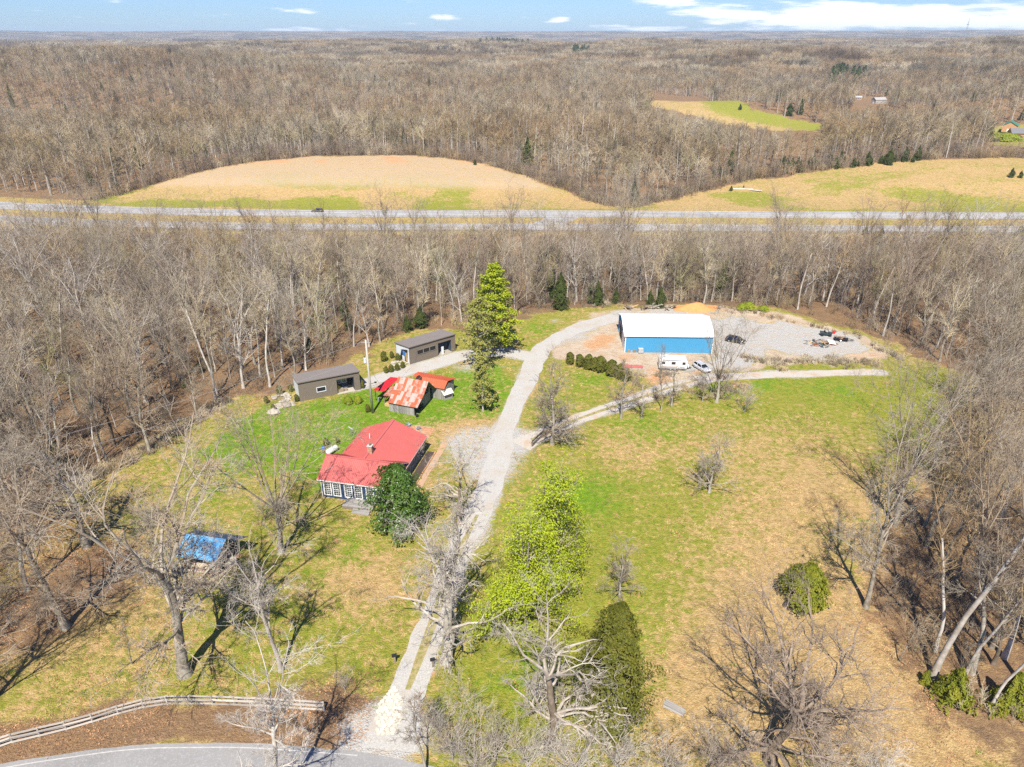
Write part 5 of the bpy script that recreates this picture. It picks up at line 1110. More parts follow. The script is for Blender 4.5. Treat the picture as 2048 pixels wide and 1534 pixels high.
# ------------------------------------------------------------------ single trees of the yard, each from its own growth
HERO = {}
def hero(name, mt, mc, **kw):
    tr, cr, tips = bare_tree(**kw); a, b = tree_meshes(name, tr, cr, mt, mc); HERO[name] = (kw['H'], [('trunk', a), ('crown', b)], tips); return HERO[name]
hero('maple', bark_grey, twig_grey, seed=11, H=26, r0=.44, th=.5, cb=.42, n1=12, ll=.34, a1=56, a1top=32, n2=7, n3=6, n4=5, n5=2, wander=.11, up=.06, forks=6, rt=.022, sides=10)
hero('maple_b', bark_grey, twig_grey, seed=12, H=26, r0=.38, th=.52, cb=.42, n1=12, ll=.32, a1=52, a1top=30, n2=7, n3=6, n4=5, n5=2, wander=.12, up=.04, forks=4, rt=.022, sides=9)
hero('vase', bark_grey, twig_grey, seed=13, H=22, r0=.42, th=.28, cb=.2, n1=5, ll=.34, a1=45, a1top=35, n2=7, n3=6, n4=5, n5=2, wander=.06, up=.07, forks=8, rt=.02, sides=9)
hero('oak', bark_grey, twig_pale, seed=14, H=17, r0=.58, th=.5, cb=.28, n1=15, ll=.50, a1=78, a1top=46, n2=7, n3=5, n4=5, n5=1, wander=.24, up=.03, droop=.035, forks=4, rt=.013, sides=10)
hero('oak_c', bark_brown, twig_dark, seed=25, H=16, r0=.42, th=.4, cb=.2, n1=16, ll=.46, a1=74, a1top=42, n2=7, n3=6, n4=5, n5=2, wander=.2, up=.03, droop=.02, forks=6, rt=.013, sides=10)
hero('oak_b', bark_brown, twig_pale, seed=15, H=17, r0=.46, th=.5, cb=.25, n1=13, ll=.48, a1=80, a1top=44, n2=7, n3=5, n4=5, n5=1, wander=.27, up=.02, droop=.04, forks=4, rt=.013, sides=10)
hero('pale', bark_pale, twig_pale, seed=16, H=24, r0=.28, th=.62, cb=.38, n1=14, ll=.28, a1=52, a1top=32, n2=7, n3=5, n4=5, n5=2, wander=.11, up=.06, forks=3, rt=.016, sides=8)
hero('tall', bark_pale, twig_grey, seed=17, H=27, r0=.38, th=.7, cb=.46, n1=12, ll=.20, a1=55, a1top=28, n2=6, n3=5, n4=4, n5=1, wander=.08, up=.06, forks=3, rt=.021, sides=9)
hero('tall_b', bark_grey, twig_grey, seed=18, H=26, r0=.35, th=.6, cb=.46, n1=11, ll=.24, a1=50, a1top=28, n2=6, n3=5, n4=5, n5=1, wander=.09, up=.07, forks=4, rt=.021, sides=9)
hero('small', bark_grey, twig_grey, seed=19, H=9, r0=.16, th=.55, cb=.16, n1=22, ll=.38, a1=60, a1top=35, n2=6, n3=5, n4=4, wander=.08, up=.05, forks=4, rt=.014)
hero('bushy', bark_grey, twig_grey, seed=20, H=13, r0=.3, th=.6, cb=.12, n1=34, ll=.36, a1=85, a1top=40, n2=8, n3=6, n4=5, wander=.12, up=.05, forks=4, rt=.016)
hero('sapling', bark_grey, twig_grey, seed=21, H=10, r0=.1, th=.9, cb=.3, n1=16, ll=.22, a1=50, a1top=25, n2=4, n3=4, n4=3, wander=.07, up=.05, rt=.013)
hero('shrub', twig_pale, twig_pale, seed=22, H=5, r0=.05, th=.3, cb=.05, n1=16, ll=.8, a1=34, a1top=20, n2=6, n3=4, n4=3, wander=.08, up=.05, forks=4, rt=.008)
hero('budding', bark_grey, twig_buds, seed=23, H=14, r0=.28, th=.5, cb=.15, n1=22, ll=.4, a1=72, a1top=35, n2=8, n3=7, n4=6, n5=2, wander=.1, up=.05, forks=5, rt=.016)
hero('snag', bark_grey, twig_grey, seed=24, H=13, r0=.27, th=.8, cb=.22, n1=20, ll=.42, a1=82, a1top=40, n2=6, n3=5, n4=4, wander=.22, up=.02, rt=.015)
hr = random.Random(5)
def put(kind, u, v, vtop, name, label, group=None, rz=None, lean=None, wide=1.0, cat='tree'):
    x, y = G(u, v); H = height_for(x, y, vtop); s_ = H/HERO[name][0]
    return place_tree(kind, HERO[name][1], x, y, hr.random()*6.283 if rz is None else rz, (s_*wide, s_*wide, s_), label, group, cat, None, lean)
put('bare_tree', 370, 1348, 905, 'maple', 'great pale trunked bare tree standing in front of the blue pavilion', rz=.4, wide=1.35)
put('bare_tree', 132, 1255, 900, 'maple_b', 'big bare tree with a leaning forked trunk left of the great pale tree', rz=2.0, lean=(0, -.05), wide=1.25)
put('bare_tree', 56, 1180, 900, 'tall_b', 'twin stemmed bare tree at the far left edge of the yard', rz=1.0, wide=1.2)
put('bare_tree', 174, 1094, 845, 'snag', 'dark crooked bare tree behind the leaning forked tree', rz=3.1, wide=1.1)
put('bare_tree', 562, 1104, 800, 'vase', 'broad fan shaped bare tree left of the red house', rz=.7, wide=.95)
put('bare_tree', 562, 1341, 1035, 'pale', 'slim white limbed bare tree in the middle of the left yard', rz=1.8, wide=1.1)
put('bare_tree', 560, 1620, 1290, 'pale', 'white branched bare tree leaning over the rail fence and road', rz=4.2, wide=1.2)
for k, (u, v, vt, nm, w, lb) in enumerate(((20, 1010, 760, 'maple_b', .8, 'broad bare tree at the wood edge by the left border'), (118, 985, 735, 'vase', .7, 'fan shaped bare tree at the left wood edge'), (215, 925, 720, 'tall_b', .8, 'tall bare tree at the left wood edge beside the bank'), (300, 905, 735, 'snag', .9, 'crooked bare tree leaning over the grass bank'), (395, 838, 660, 'maple_b', .7, 'bare tree at the wood edge nearest the near shed'), (-30, 1100, 820, 'tall', .8, 'pale bare tree half cut by the left border'), (70, 1075, 850, 'snag', .9, 'dark crooked bare tree between the left border and the bank'))):
    put('bare_tree', u, v, vt, nm, lb, None, wide=w)
put('bare_sapling', 264, 1328, 1215, 'sapling', 'thin bare sapling alone between the two big left trees', lean=(0, -.12))
put('bare_tree', -70, 1470, 1100, 'maple', 'bare tree just outside the lower left corner shading the grass', rz=2.7)
put('bare_tree', 922, 1032, 862, 'oak_b', 'leaning bare tree on the bank between the house and the drive', rz=4.0, wide=.85)
put('gnarled_oak', 893, 1322, 1030, 'oak', 'huge gnarled bare oak with a thick trunk at the edge of the drive', rz=3.6, wide=.95, lean=(0, -.16))
put('gnarled_oak', 1100, 1492, 1225, 'oak_b', 'gnarled bare oak with white drooping limbs in front of the tall cedar', rz=.9, wide=1.15)
put('gnarled_oak', 1540, 1521, 1235, 'oak_c', 'spreading gnarled bare oak in the dry grass at the lower right', rz=5.4, wide=1.2)
put('young_tree', 1239, 1192, 1080, 'small', 'small young bare tree alone in the middle of the meadow')
put('young_tree', 1418, 985, 858, 'small', 'bare young tree with spreading low twigs on the upper meadow', wide=1.05)
put('bare_tree', 1104, 887, 722, 'bushy', 'dense many branched bare tree at the fork of the drive', wide=.95)
rg_ = 'row of bare trees along the dirt track'
put('bare_tree', 1242, 836, 705, 'snag', 'leftmost crooked bare tree in the row along the dirt track', rg_, wide=.8)
put('bare_tree', 1283, 836, 752, 'snag', 'second and shortest bare tree in the row along the dirt track', rg_, rz=2, wide=1.0)
put('bare_tree', 1322, 822, 690, 'tall_b', 'third and tallest bare tree in the row along the dirt track', rg_, wide=.6)
put('bare_tree', 1343, 812, 715, 'snag', 'fourth bare tree in the row beside the tallest one', rg_, rz=4, wide=.85)
put('bare_tree', 1405, 803, 735, 'small', 'low bare tree just left of the big fan shaped tree by the track', rg_)
put('bare_tree', 1433, 804, 638, 'vase', 'big fan shaped bare tree spreading in front of the black sedan', rz=1.2, wide=1.0)
put('bare_shrub', 1488, 826, 765, 'shrub', 'dense grey bare shrub right of the big fan shaped tree', None, cat='shrub')
rt_g = 'tall bare trees at the right meadow edge'
put('bare_tree', 1732, 1214, 840, 'maple_b', 'tall bare tree just right of the round green cedar', rt_g, rz=.5, wide=.8)
put('bare_tree', 1790, 1050, 688, 'vase', 'tall bare tree with upswept fan of limbs over the right meadow', rt_g, rz=3.3, wide=.62)
put('bare_tree', 1866, 1352, 880, 'tall', 'tall pale bare tree leaning right above the dark cedar shrub', rt_g, rz=.2, lean=(0, .07), wide=.8)
put('bare_tree', 1943, 1347, 900, 'tall_b', 'twin pale bare tree right of the cedar shrub', rt_g, rz=2.2, lean=(0, .06), wide=.75)
put('bare_tree', 2008, 1316, 900, 'tall', 'straight pale bare tree near the lower right edge', rt_g, rz=4.1, wide=.7)
put('bare_tree', 1886, 1142, 820, 'tall_b', 'dark stemmed bare tree deep in the right hand wood edge', rt_g, rz=5.0, wide=.8)
put('bare_tree', 1995, 1272, 860, 'maple_b', 'bare tree with a forked crown at the right hand edge', rt_g, rz=1.5, wide=.7)
put('bare_tree', 2052, 1380, 940, 'tall', 'pale bare trunk cut by the right edge of the view', rt_g, rz=3.0, lean=(0, .05), wide=.8)
put('bare_sapling', 1798, 1322, 1215, 'sapling', 'thin bare sapling between the round cedar and the tall pale tree')
rs = 'bare roadside brush'
for k, (u, v, vt, nm, w, lb) in enumerate(((850, 1545, 1385, 'sapling', 1.4, 'pale sapling beside the mouth of the drive'), (905, 1520, 1395, 'shrub', 1.0, 'dense pale shrub at the roadside right of the drive'), (950, 1548, 1440, 'shrub', 1.2, 'second pale shrub at the roadside'),
     (990, 1530, 1425, 'small', .8, 'small white branched tree at the road edge left of the gnarled oak'), (1055, 1550, 1455, 'shrub', 1.3, 'bare shrub under the left side of the gnarled oak'), (1150, 1555, 1455, 'shrub', 1.4, 'bare shrub at the foot of the gnarled oak'),
     (1235, 1550, 1470, 'shrub', 1.5, 'bare shrub right of the gnarled oak foot'), (880, 1470, 1400, 'shrub', .8, 'low bare shrub on the bank above the road'), (1330, 1560, 1480, 'shrub', 1.4, 'low bare brush at the bottom edge right of the oak'), (1440, 1545, 1455, 'shrub', 1.2, 'bare brush left of the spreading lower right oak'),
     (1660, 1560, 1480, 'shrub', 1.3, 'bare brush right of the spreading lower right oak'), (1760, 1580, 1500, 'shrub', 1.3, 'faint bare brush at the lower right bottom edge'), (530, 1040, 985, 'shrub', .8, 'thin bare shrub behind the fan shaped tree'), (690, 1380, 1335, 'shrub', .9, 'rusty bare shrub in the shade left of the drive'),
     (760, 1020, 985, 'shrub', .5, 'small bare shrub at the corner of the deck'), (835, 925, 880, 'shrub', .7, 'bare bramble against the side of the house'), (848, 900, 860, 'shrub', .6, 'second bramble beside the house wall'))):
    put('bare_shrub', u, v, vt, nm, lb, rs, wide=w, cat='shrub')

# ------------------------------------------------------------------ evergreens and leafing trees
EV = {}
def ev(name, tr, fol, mt, mc, H): EV[name] = (H, [('trunk', mesh_np(name+'_trunk', tr[0], tr[1], tr[2], [mt], None, True)), ('foliage', mesh_np(name+'_foliage', fol[0], fol[1], fol[2], [mc]))])
t_, f_ = conifer(31, 6, 2.3, 11000, .34, 'egg', .4, .12, .5); ev('round_cedar', t_, f_, bark_brown, cedar_leaf, 6)
t_, f_ = conifer(32, 16, 3.1, 21000, .36, 'column', .95, .25, .7); ev('tall_cedar', t_, f_, bark_brown, ragged_leaf, 16)
t_, f_ = conifer(33, 5, 1.6, 4200, .36, 'cone', .9, .1, .7); ev('dark_cedar', t_, f_, bark_brown, cedar_leaf, 5)
t_, f_ = conifer(36, 9, 2.6, 7000, .42, 'cone', .5, .14, .6); ev('wood_cedar', t_, f_, bark_brown, darkcedar_leaf, 9)
t_, f_ = conifer(34, 11, 3.6, 12000, .40, 'egg', .8, .25, .6); ev('magnolia', t_, f_, bark_grey, magnolia_leaf, 11)
t_, f_ = conifer(35, 3.4, 1.15, 3200, .28, 'egg', .5, .08, .5); ev('arborvitae', t_, f_, bark_brown, arbor_leaf, 3.4)
t_, f_ = whorled(41, 24, 6.8, 20, 8, .60, 18, .32, lambda z: min(1, .62+z*1.2)*(1-z)**.62, .0, .10, .3); ev('white_pine', t_, f_, bark_brown, pine_leaf, 24)
t_, f_ = whorled(42, 18, 6.2, 16, 6, .55, 8, .26, lambda z: min(1, .6+z)*(1-z)**.5, .0, .2, .4); ev('thin_evergreen', t_, f_, bark_grey, hem_leaf, 18)
t_, f_ = whorled(43, 12, 3.0, 14, 6, .45, 10, .2, lambda z: min(1, .7+z)*(1-z)**.45, .05, .12, .35); ev('sparse_cedar', t_, f_, bark_pale, hem_leaf, 12)
t_, f_ = conifer(37, 2.4, 1.9, 3600, .28, 'egg', .35, .05, .4); ev('forsythia', t_, f_, bark_brown, bush_leaf, 2.4)
def spring(seed, H, spread, n1, ll, nk, size):
    tr, cr, tips = bare_tree(seed=seed, H=H, r0=.24, th=.55, cb=.12, n1=n1, ll=ll, a1=85, a1top=40, n2=7, n3=5, n4=4, wander=.1, up=.04, forks=5, rt=.014)
    rg = np.random.default_rng(seed); p, d, L = tips; k = rg.choice(len(p), nk); q = p[k]+norm(d[k])*(L[k]*rg.random(nk))[:, None]+rg.normal(0, .42, (nk, 3)); cen_ = np.array([0, 0, H*.45])
    return tr, cr, leaves(q, norm(q-cen_)*.7+np.array([0, -.1, .55]), size, rg, .6)
for nm, sd_, H, ll, nk in (('spring_a', 51, 13, .42, 19000), ('spring_b', 52, 12, .48, 19000)):
    tr, cr, lf_ = spring(sd_, H, 5, 30, ll, nk, .2)
    EV[nm] = (H, [('trunk', mesh_np(nm+'_trunk', *tr, [bark_grey], None, True)), ('limbs', mesh_np(nm+'_limbs', *cr, [twig_grey])), ('foliage', mesh_np(nm+'_foliage', *lf_, [spring_leaf]))])
def pev(kind, u, v, vtop, name, label, group=None, wide=1.0, cat='tree', rz=None, terr=False, lean=None):
    x, y = GT(u, v) if terr else G(u, v); H = height_for(x, y, vtop)-float(zg(x, y)); s_ = H/EV[name][0]; return place_tree(kind, EV[name][1], x, y, hr.random()*6 if rz is None else rz, (s_*wide, s_*wide, s_), label, group, cat, None, lean)
pev('cedar_tree', 1607, 1214, 1128, 'round_cedar', 'rounded bright green cedar alone at the edge of the right meadow', wide=.86)
pev('cedar_tree', 1222, 1458, 1205, 'tall_cedar', 'tall ragged olive cedar behind the gnarled oak', wide=.8)
pev('cedar_shrub', 1902, 1402, 1338, 'dark_cedar', 'dark cedar shrub at the foot of the tall pale right hand tree', 'dark cedars at the right meadow edge', wide=1.1)
pev('cedar_shrub', 2012, 1416, 1345, 'dark_cedar', 'second dark cedar shrub nearer the right edge', 'dark cedars at the right meadow edge', wide=1.0)
pev('cedar_shrub', 1850, 1366, 1340, 'dark_cedar', 'tiny cedar seedling left of the tall pale right hand tree', 'dark cedars at the right meadow edge')
pev('magnolia_tree', 802, 1054, 932, 'magnolia', 'dense dark green magnolia at the front corner of the red house', wide=1.0)
pev('white_pine', 990, 702, 528, 'white_pine', 'tall bright green pine beside the gravel turn', wide=1.12)
pev('evergreen_tree', 958, 738, 596, 'thin_evergreen', 'thin grey green evergreen in front of the tall pine', wide=1.0)
pev('evergreen_tree', 966, 822, 712, 'sparse_cedar', 'sparse olive evergreen nearest the barn on the green lawn', wide=.95)
pev('leafing_tree', 1100, 1165, 935, 'spring_a', 'bright yellow green leafing tree, the rear one beside the drive', 'bright leafing trees beside the drive', wide=.88)
pev('leafing_tree', 1052, 1262, 1040, 'spring_b', 'bright yellow green leafing tree behind the gnarled oak limbs', 'bright leafing trees beside the drive', wide=.82)
hg = 'clipped evergreens in the hedge row'
nmw = ('first', 'second', 'third', 'fourth', 'fifth', 'sixth', 'seventh', 'eighth')
for k, (u, v, vt) in enumerate(((1140, 728, 704), (1159, 733, 708), (1177, 738, 708), (1190, 741, 714), (1201, 744, 712), (1222, 751, 719), (1240, 757, 727), (1251, 762, 735))):
    pev('hedge_evergreen', u, v, vt, 'arborvitae', f'{nmw[k]} small evergreen from the pine end of the hedge row', hg, wide=.95, cat='shrub')
ag = 'small evergreens planted by the sheds'
for u, v, vt, lb in ((772, 746, 732, 'small evergreen at the gravel edge, lowest of the shed corner group'), (783, 744, 728, 'second small evergreen of the shed corner group'), (795, 741, 726, 'third small evergreen of the shed corner group'), (806, 736, 722, 'fourth small evergreen of the shed corner group'), (768, 722, 702, 'dark small evergreen behind the shed corner stones'), (784, 716, 702, 'small evergreen near the left end of the far shed'), (796, 722, 706, 'slim evergreen against the left end of the far shed'),
     (547, 822, 808, 'small evergreen by the terrace boulder'), (560, 790, 770, 'small evergreen behind the stone terrace'), (582, 783, 768, 'slim evergreen at the left end of the near shed'), (594, 803, 788, 'slim evergreen at the near corner of the near shed'), (533, 806, 792, 'dark evergreen left of the stone terrace'), (675, 785, 767, 'slim evergreen at the porch of the near shed'), (725, 776, 760, 'slim evergreen at the right end of the near shed'),
     (736, 824, 808, 'dark slim evergreen left of the utility pole'), (676, 888, 876, 'tiny dark evergreen on the lawn behind the house'), (653, 893, 876, 'dark evergreen by the junk heap')):
    pev('small_evergreen', u, v, vt, 'arborvitae', lb, ag, wide=.85, cat='shrub')
for u, v, vt, lb in ((697, 808, 792, 'golden upright shrub on the lawn, left one'), (717, 806, 791, 'golden upright shrub on the lawn, right one')): pev('golden_shrub', u, v, vt, 'forsythia', lb, 'golden shrubs on the lawn', wide=.55, cat='shrub')
for u, v, vt, w, lb in ((1484, 620, 607, .9, 'bright yellow green bush at the wood edge, left of the pair'), (1497, 619, 604, .9, 'bright yellow green bush at the wood edge, taller of the pair'), (1527, 622, 611, 1.0, 'bright yellow green bush at the wood edge, alone on the right'), (900, 695, 686, .7, 'yellow flowered bush at the far shed bay'), (886, 700, 693, .6, 'small yellow bush left of the bay post')):
    pev('yellow_bush', u, v, vt, 'forsythia', lb, 'yellow green bushes', wide=w, cat='shrub')
wg = 'dark cedars among the bare woods'
CEDL = ['dark cedar just behind the far taupe shed', 'shorter dark cedar left of the one behind the far shed', 'dark cedar in the wood between the two sheds', 'dark cedar at the wood edge behind the clay mound end of the blue building', 'smaller dark cedar behind the middle of the blue building',
 'dark cedar in the wood just left of the blue building', 'taller dark cedar at the wood edge right of the pine', 'shorter dark cedar beside the taller one right of the pine', 'slim dark cedar deep in the wood right of the pine', 'tallest dark cedar at the wood edge right of the pine',
 'dark cedar in the wood just below the highway crossing', 'dark cedar halfway up the wood right of the highway crossing', 'dark cedar deep in the wood beyond the blue building', 'dark cedar deep in the wood beyond the black sedan', 'dark cedar behind the right end of the near shed',
 'dark cedar in the wood between highway crossing and blue building', 'dark cedar in the wood left of the pine top', 'dark cedar below the highway beyond the scrap heap', 'second dark cedar below the highway beyond the scrap heap', 'dark cedar at the wood edge left of the near shed',
 'broad dark evergreen bush at the wood edge left of the near shed', 'dark cedar below the highway at the right border', 'dark evergreen in the brush left of the grass bank', 'lower dark evergreen in the brush left of the grass bank', 'dark cedar deep in the far left wood', 'dark cedar just behind the left end of the near shed']
for k, (u, v, vt, w) in enumerate(((842, 655, 612, 1.2), (815, 662, 630, 1.1), (690, 640, 596, .9), (1320, 612, 573, .95), (1300, 605, 580, .9), (1232, 600, 577, .9), (1185, 598, 553, .8), (1195, 606, 562, .8), (1105, 560, 530, .7), (1120, 618, 545, .8), (1090, 480, 470, .9), (1180, 520, 486, .7), (1270, 530, 490, .7), (1450, 540, 520, .8), (700, 660, 625, .9), (1240, 520, 492, .8), (870, 520, 505, .8), (1730, 470, 450, .9), (1760, 480, 455, .9), (400, 745, 720, 1.0), (370, 775, 760, 1.3), (2035, 480, 450, 1.2), (120, 930, 885, 1.0), (100, 960, 900, .9), (230, 560, 540, 1.2), (620, 700, 672, .8))):
    pev('cedar_tree', u, v, vt, 'wood_cedar', CEDL[k], wg, wide=w)
fg_ = 'dark cedars along the far field edge'
frnd = random.Random(8)
for k in range(60):
    u = frnd.uniform(1395, 1850); v0 = np.interp(u, [1300, 1440, 1560, 1700, 1850], [392, 366, 352, 338, 332])-frnd.uniform(2, 14); h = frnd.uniform(12, 30)
    pev('cedar_tree', u, v0, v0-h, 'wood_cedar', 'dark evergreen cedar in the belt along the far field edge', fg_, wide=frnd.uniform(.7, 1.1), terr=True)
for u, v, vt, lb in ((1354, 391, 377, 'dark cedar bush alone at the left corner of the right hand field'), (1402, 372, 360, 'small dark cedar at the left hand field corner near the wood'), (1462, 382, 371, 'round dark cedar bush beside the fallen logs'), (1487, 375, 370, 'tiny dark cedar beside the fallen logs'), (2022, 355, 335, 'dark cedar at the right hand end of the far field'), (2040, 356, 341, 'second dark cedar at the right hand end of the far field'),
     (950, 330, 318, 'dark cedar at the crest of the tan hill field'), (1480, 220, 207, 'dark cedar at the top edge of the green strip field'), (1406, 240, 232, 'dark round bush in the tan part of the strip field'), (1578, 232, 206, 'tall dark cedar beyond the green strip field'), (1960, 262, 250, 'dark cedar left of the green roofed house')):
    pev('cedar_bush', u, v, vt, 'wood_cedar', lb, 'single cedars of the far fields', wide=1.15, terr=True)
pev('green_bush', 2010, 282, 266, 'forsythia', 'broad green shrub below the green roofed house', None, 2.4, 'shrub', terr=True)
for k, (u, v, vt) in enumerate(((1690, 168, 155), (1675, 172, 160), (1660, 178, 166), (1645, 182, 172), (1590, 138, 128), (1560, 138, 130), (1575, 139, 129))):
    pev('cedar_tree', u, v, vt, 'wood_cedar', 'dark evergreen in the far clump up the valley', 'far evergreen clumps', wide=2.0, terr=True)

# ------------------------------------------------------------------ the woods
zone_lab = {}
def wood_proto(name, seed, mt, mc, **kw):
    tr, cr, tips = bare_tree(seed=seed, **kw)
    return (kw['H'], tr, cr, [('trunk', mesh_np(name+'_trunk', *tr, [mt], None, True)), ('crown', mesh_np(name+'_crown', *cr, [mc]))], mt, mc)
WP = [
 wood_proto('wood_a', 61, bark_grey, wood_twig, H=21, r0=.27, th=.6, cb=.42, n1=12, ll=.24, a1=50, a1top=26, n2=6, n3=5, n4=3, wander=.08, up=.07, rt=.019, forks=4),
 wood_proto('wood_b', 62, bark_brown, twig_dark, H=20, r0=.32, th=.42, cb=.34, n1=8, ll=.32, a1=52, a1top=30, n2=7, n3=5, n4=4, wander=.1, up=.06, rt=.018, forks=6),
 wood_proto('wood_c', 63, bark_pale, wood_twig, H=22, r0=.22, th=.72, cb=.52, n1=12, ll=.18, a1=44, a1top=24, n2=5, n3=5, n4=3, wander=.07, up=.07, rt=.018, forks=3),
 wood_proto('wood_d', 64, bark_grey, twig_buds, H=17, r0=.24, th=.45, cb=.3, n1=12, ll=.34, a1=56, a1top=30, n2=7, n3=5, n4=4, wander=.09, up=.06, rt=.019, forks=5),
 wood_proto('wood_e', 65, bark_pale, twig_pale, H=22, r0=.28, th=.5, cb=.38, n1=10, ll=.28, a1=54, a1top=28, n2=6, n3=5, n4=3, wander=.13, up=.06, rt=.017, forks=5),
 wood_proto('wood_f', 66, bark_pale, wood_twig, H=13, r0=.10, th=.92, cb=.4, n1=12, ll=.18, a1=44, a1top=24, n2=5, n3=4, n4=3, wander=.07, up=.05, rt=.014),
 wood_proto('wood_g', 67, bark_brown, twig_grey, H=23, r0=.34, th=.38, cb=.3, n1=6, ll=.34, a1=50, a1top=28, n2=7, n3=6, n4=4, wander=.09, up=.07, rt=.018, forks=7),
]
WDESC = ['upright grey bare tree', 'broad brown bare tree', 'slim pale bare tree', 'olive budded bare tree', 'white limbed bare tree', 'thin pale sapling', 'fan crowned bare tree']
wr = np.random.default_rng(17)
def scatter(x0, x1, y0, y1, cell, seed, jit=.85):
    rg = np.random.default_rng(seed); X, Y = np.meshgrid(np.arange(x0, x1, cell), np.arange(y0, y1, cell)); X = X.ravel()+rg.uniform(-.5, .5, X.size)*cell*jit; Y = Y.ravel()+rg.uniform(-.5, .5, Y.size)*cell*jit; return X, Y
X, Y = scatter(-330, 330, 25, 258, 5.5, 3)
k = (~inside(OPEN, X, Y)) & (Y < 255.5+hw_off(X)) & (np.abs(X) < Y*.95+75) & (sdist(OPEN, X, Y) < -1.5)
k &= ~((X > 20) & (Y < 52)) & ~((X < -10) & (Y < 52) & (X > -60))
dens = fbm(X/22, Y/22, 71, 3); k &= (wr.random(len(X)) < np.clip(.35+dens*1.05, .3, 1.0))
X, Y = X[k], Y[k]; n = len(X); typ = wr.choice(7, n, p=[.19, .16, .16, .07, .13, .17, .12]); scl = wr.uniform(.72, 1.18, n); rot = wr.random(n)*6.283
Hs = np.array([w[0] for w in WP])[typ]; lim = wr.normal(447, 10, n); Zb = zg(X, Y)
uu_, _v = PX(X, Y, Zb); tallk = wr.random(n) < np.where(uu_ < 480, .6, np.where((uu_ > 1000) & (uu_ < 1300), .42, np.where((uu_ > 1770) & (uu_ < 1940), .75, .24)))
for s_try in (1., .9, .8, .7, .6, .5, .42):
    _, vt_ = PX(X, Y, Zb+Hs*scl*.97); over = (vt_ < lim) & (Y > 120) & ~tallk
    scl = np.where(over, scl*.9, scl)
X, Y, typ, scl, rot = [a[scl > .3] for a in (X, Y, typ, scl, rot)]; n = len(X)
u_, v_ = PX(X, Y, 10.0); dist = np.sqrt(X**2+Y**2+CAM_H**2); inview = (u_ > -60) & (u_ < 2110) & (v_ < 1640) & (Y > 20)
big = np.where(inview, np.array([w[0] for w in WP])[typ]*scl/dist, 0); order = np.argsort(-big); single = np.zeros(n, bool); single[order[:262]] = True; single &= inview
def zone(x, y, u, v):
    if u < 560 and v > 640: return 'in the wood left of the lawn'
    if u < 560: return 'in the far left wood'
    if u < 960: return 'in the wood behind the taupe sheds'
    if u < 1700 and v < 680: return 'in the wood behind the blue building'
    if v < 760: return 'in the wood right of the scrap heap'
    return 'in the wood along the right meadow'
for i in np.nonzero(single)[0]:
    zn = zone(X[i], Y[i], u_[i], v_[i])
    dd = float(-sdist(OPEN, X[i:i+1], Y[i:i+1])[0]); sz = 'small ' if scl[i] < .78 else 'large ' if scl[i] > 1.02 else ''
    zn = (zn.replace('in the', 'at the edge of the') if dd < 9 else zn if dd < 25 else zn.replace('in the', 'deep in the'))
    place_tree('bare_sapling' if typ[i] == 5 else 'bare_tree', WP[typ[i]][3], X[i], Y[i], rot[i], float(scl[i]), f'{sz}{WDESC[typ[i]]} {zn}', f'{sz}{WDESC[typ[i]]}s {zn}')
print('woods', n, 'single', int(single.sum()))

def proto_coll(name, items):
    """prototypes for the masses of trees; the collection is not in the scene, only the stuff objects draw from it"""
    cl = bpy.data.collections.new(name)
    for i, me in enumerate(items):
        o = bpy.data.objects.new(f'{name}_{i:02d}', me); cl.objects.link(o)
    return cl
def scatter_object(name, coll, x, y, z, rot, scl, idx, kind='stuff', label=None, cat=None):
    me = bpy.data.meshes.new(name); me.vertices.add(len(x)); me.vertices.foreach_set('co', np.stack([x, y, z], 1).astype(np.float32).ravel())
    for nm, tp, a in (('rot', 'FLOAT', rot), ('scl', 'FLOAT', scl), ('idx', 'INT', idx)):
        at = me.attributes.new(nm, tp, 'POINT'); at.data.foreach_set('value', np.asarray(a, np.int32 if tp == 'INT' else np.float32))
    me.update(); o = bpy.data.objects.new(name, me); link(o)
    ng = bpy.data.node_groups.new(name, 'GeometryNodeTree'); ng.interface.new_socket('Geometry', in_out='INPUT', socket_type='NodeSocketGeometry'); ng.interface.new_socket('Geometry', in_out='OUTPUT', socket_type='NodeSocketGeometry')
    N, L = ng.nodes, ng.links; gi = N.new('NodeGroupInput'); go = N.new('NodeGroupOutput'); mp_ = N.new('GeometryNodeMeshToPoints'); io = N.new('GeometryNodeInstanceOnPoints'); ci = N.new('GeometryNodeCollectionInfo')
    ci.inputs['Collection'].default_value = coll; ci.inputs['Separate Children'].default_value = True; ci.inputs['Reset Children'].default_value = True; io.inputs['Pick Instance'].default_value = True
    def at_(nm, tp): a = N.new('GeometryNodeInputNamedAttribute'); a.data_type = tp; a.inputs['Name'].default_value = nm; return a.outputs['Attribute']
    cx = N.new('ShaderNodeCombineXYZ'); L.new(at_('rot', 'FLOAT'), cx.inputs[2]); L.new(cx.outputs[0], io.inputs['Rotation']); L.new(at_('scl', 'FLOAT'), io.inputs['Scale']); L.new(at_('idx', 'INT'), io.inputs['Instance Index'])
    L.new(gi.outputs[0], mp_.inputs['Mesh']); L.new(mp_.outputs[0], io.inputs['Points']); L.new(ci.outputs[0], io.inputs['Instance']); L.new(io.outputs[0], go.inputs[0])
    md = o.modifiers.new('scatter', 'NODES'); md.node_group = ng; tag(o, label, cat, None, kind); return o
def joined(name, w):
    _, tr, cr, _, mt, mc = w; V, Q, T = merge([tr, cr]); nq = len(Q); mi = np.zeros(nq+(0 if T is None else len(T)), np.int32); mi[len(tr[1]):] = 1
    return mesh_np(name, V, Q, T, [mt, mc], mi)
near_protos = proto_coll('woodland_tree', [joined(f'woodland_tree_{i}', w) for i, w in enumerate(WP)])
m_ = ~single
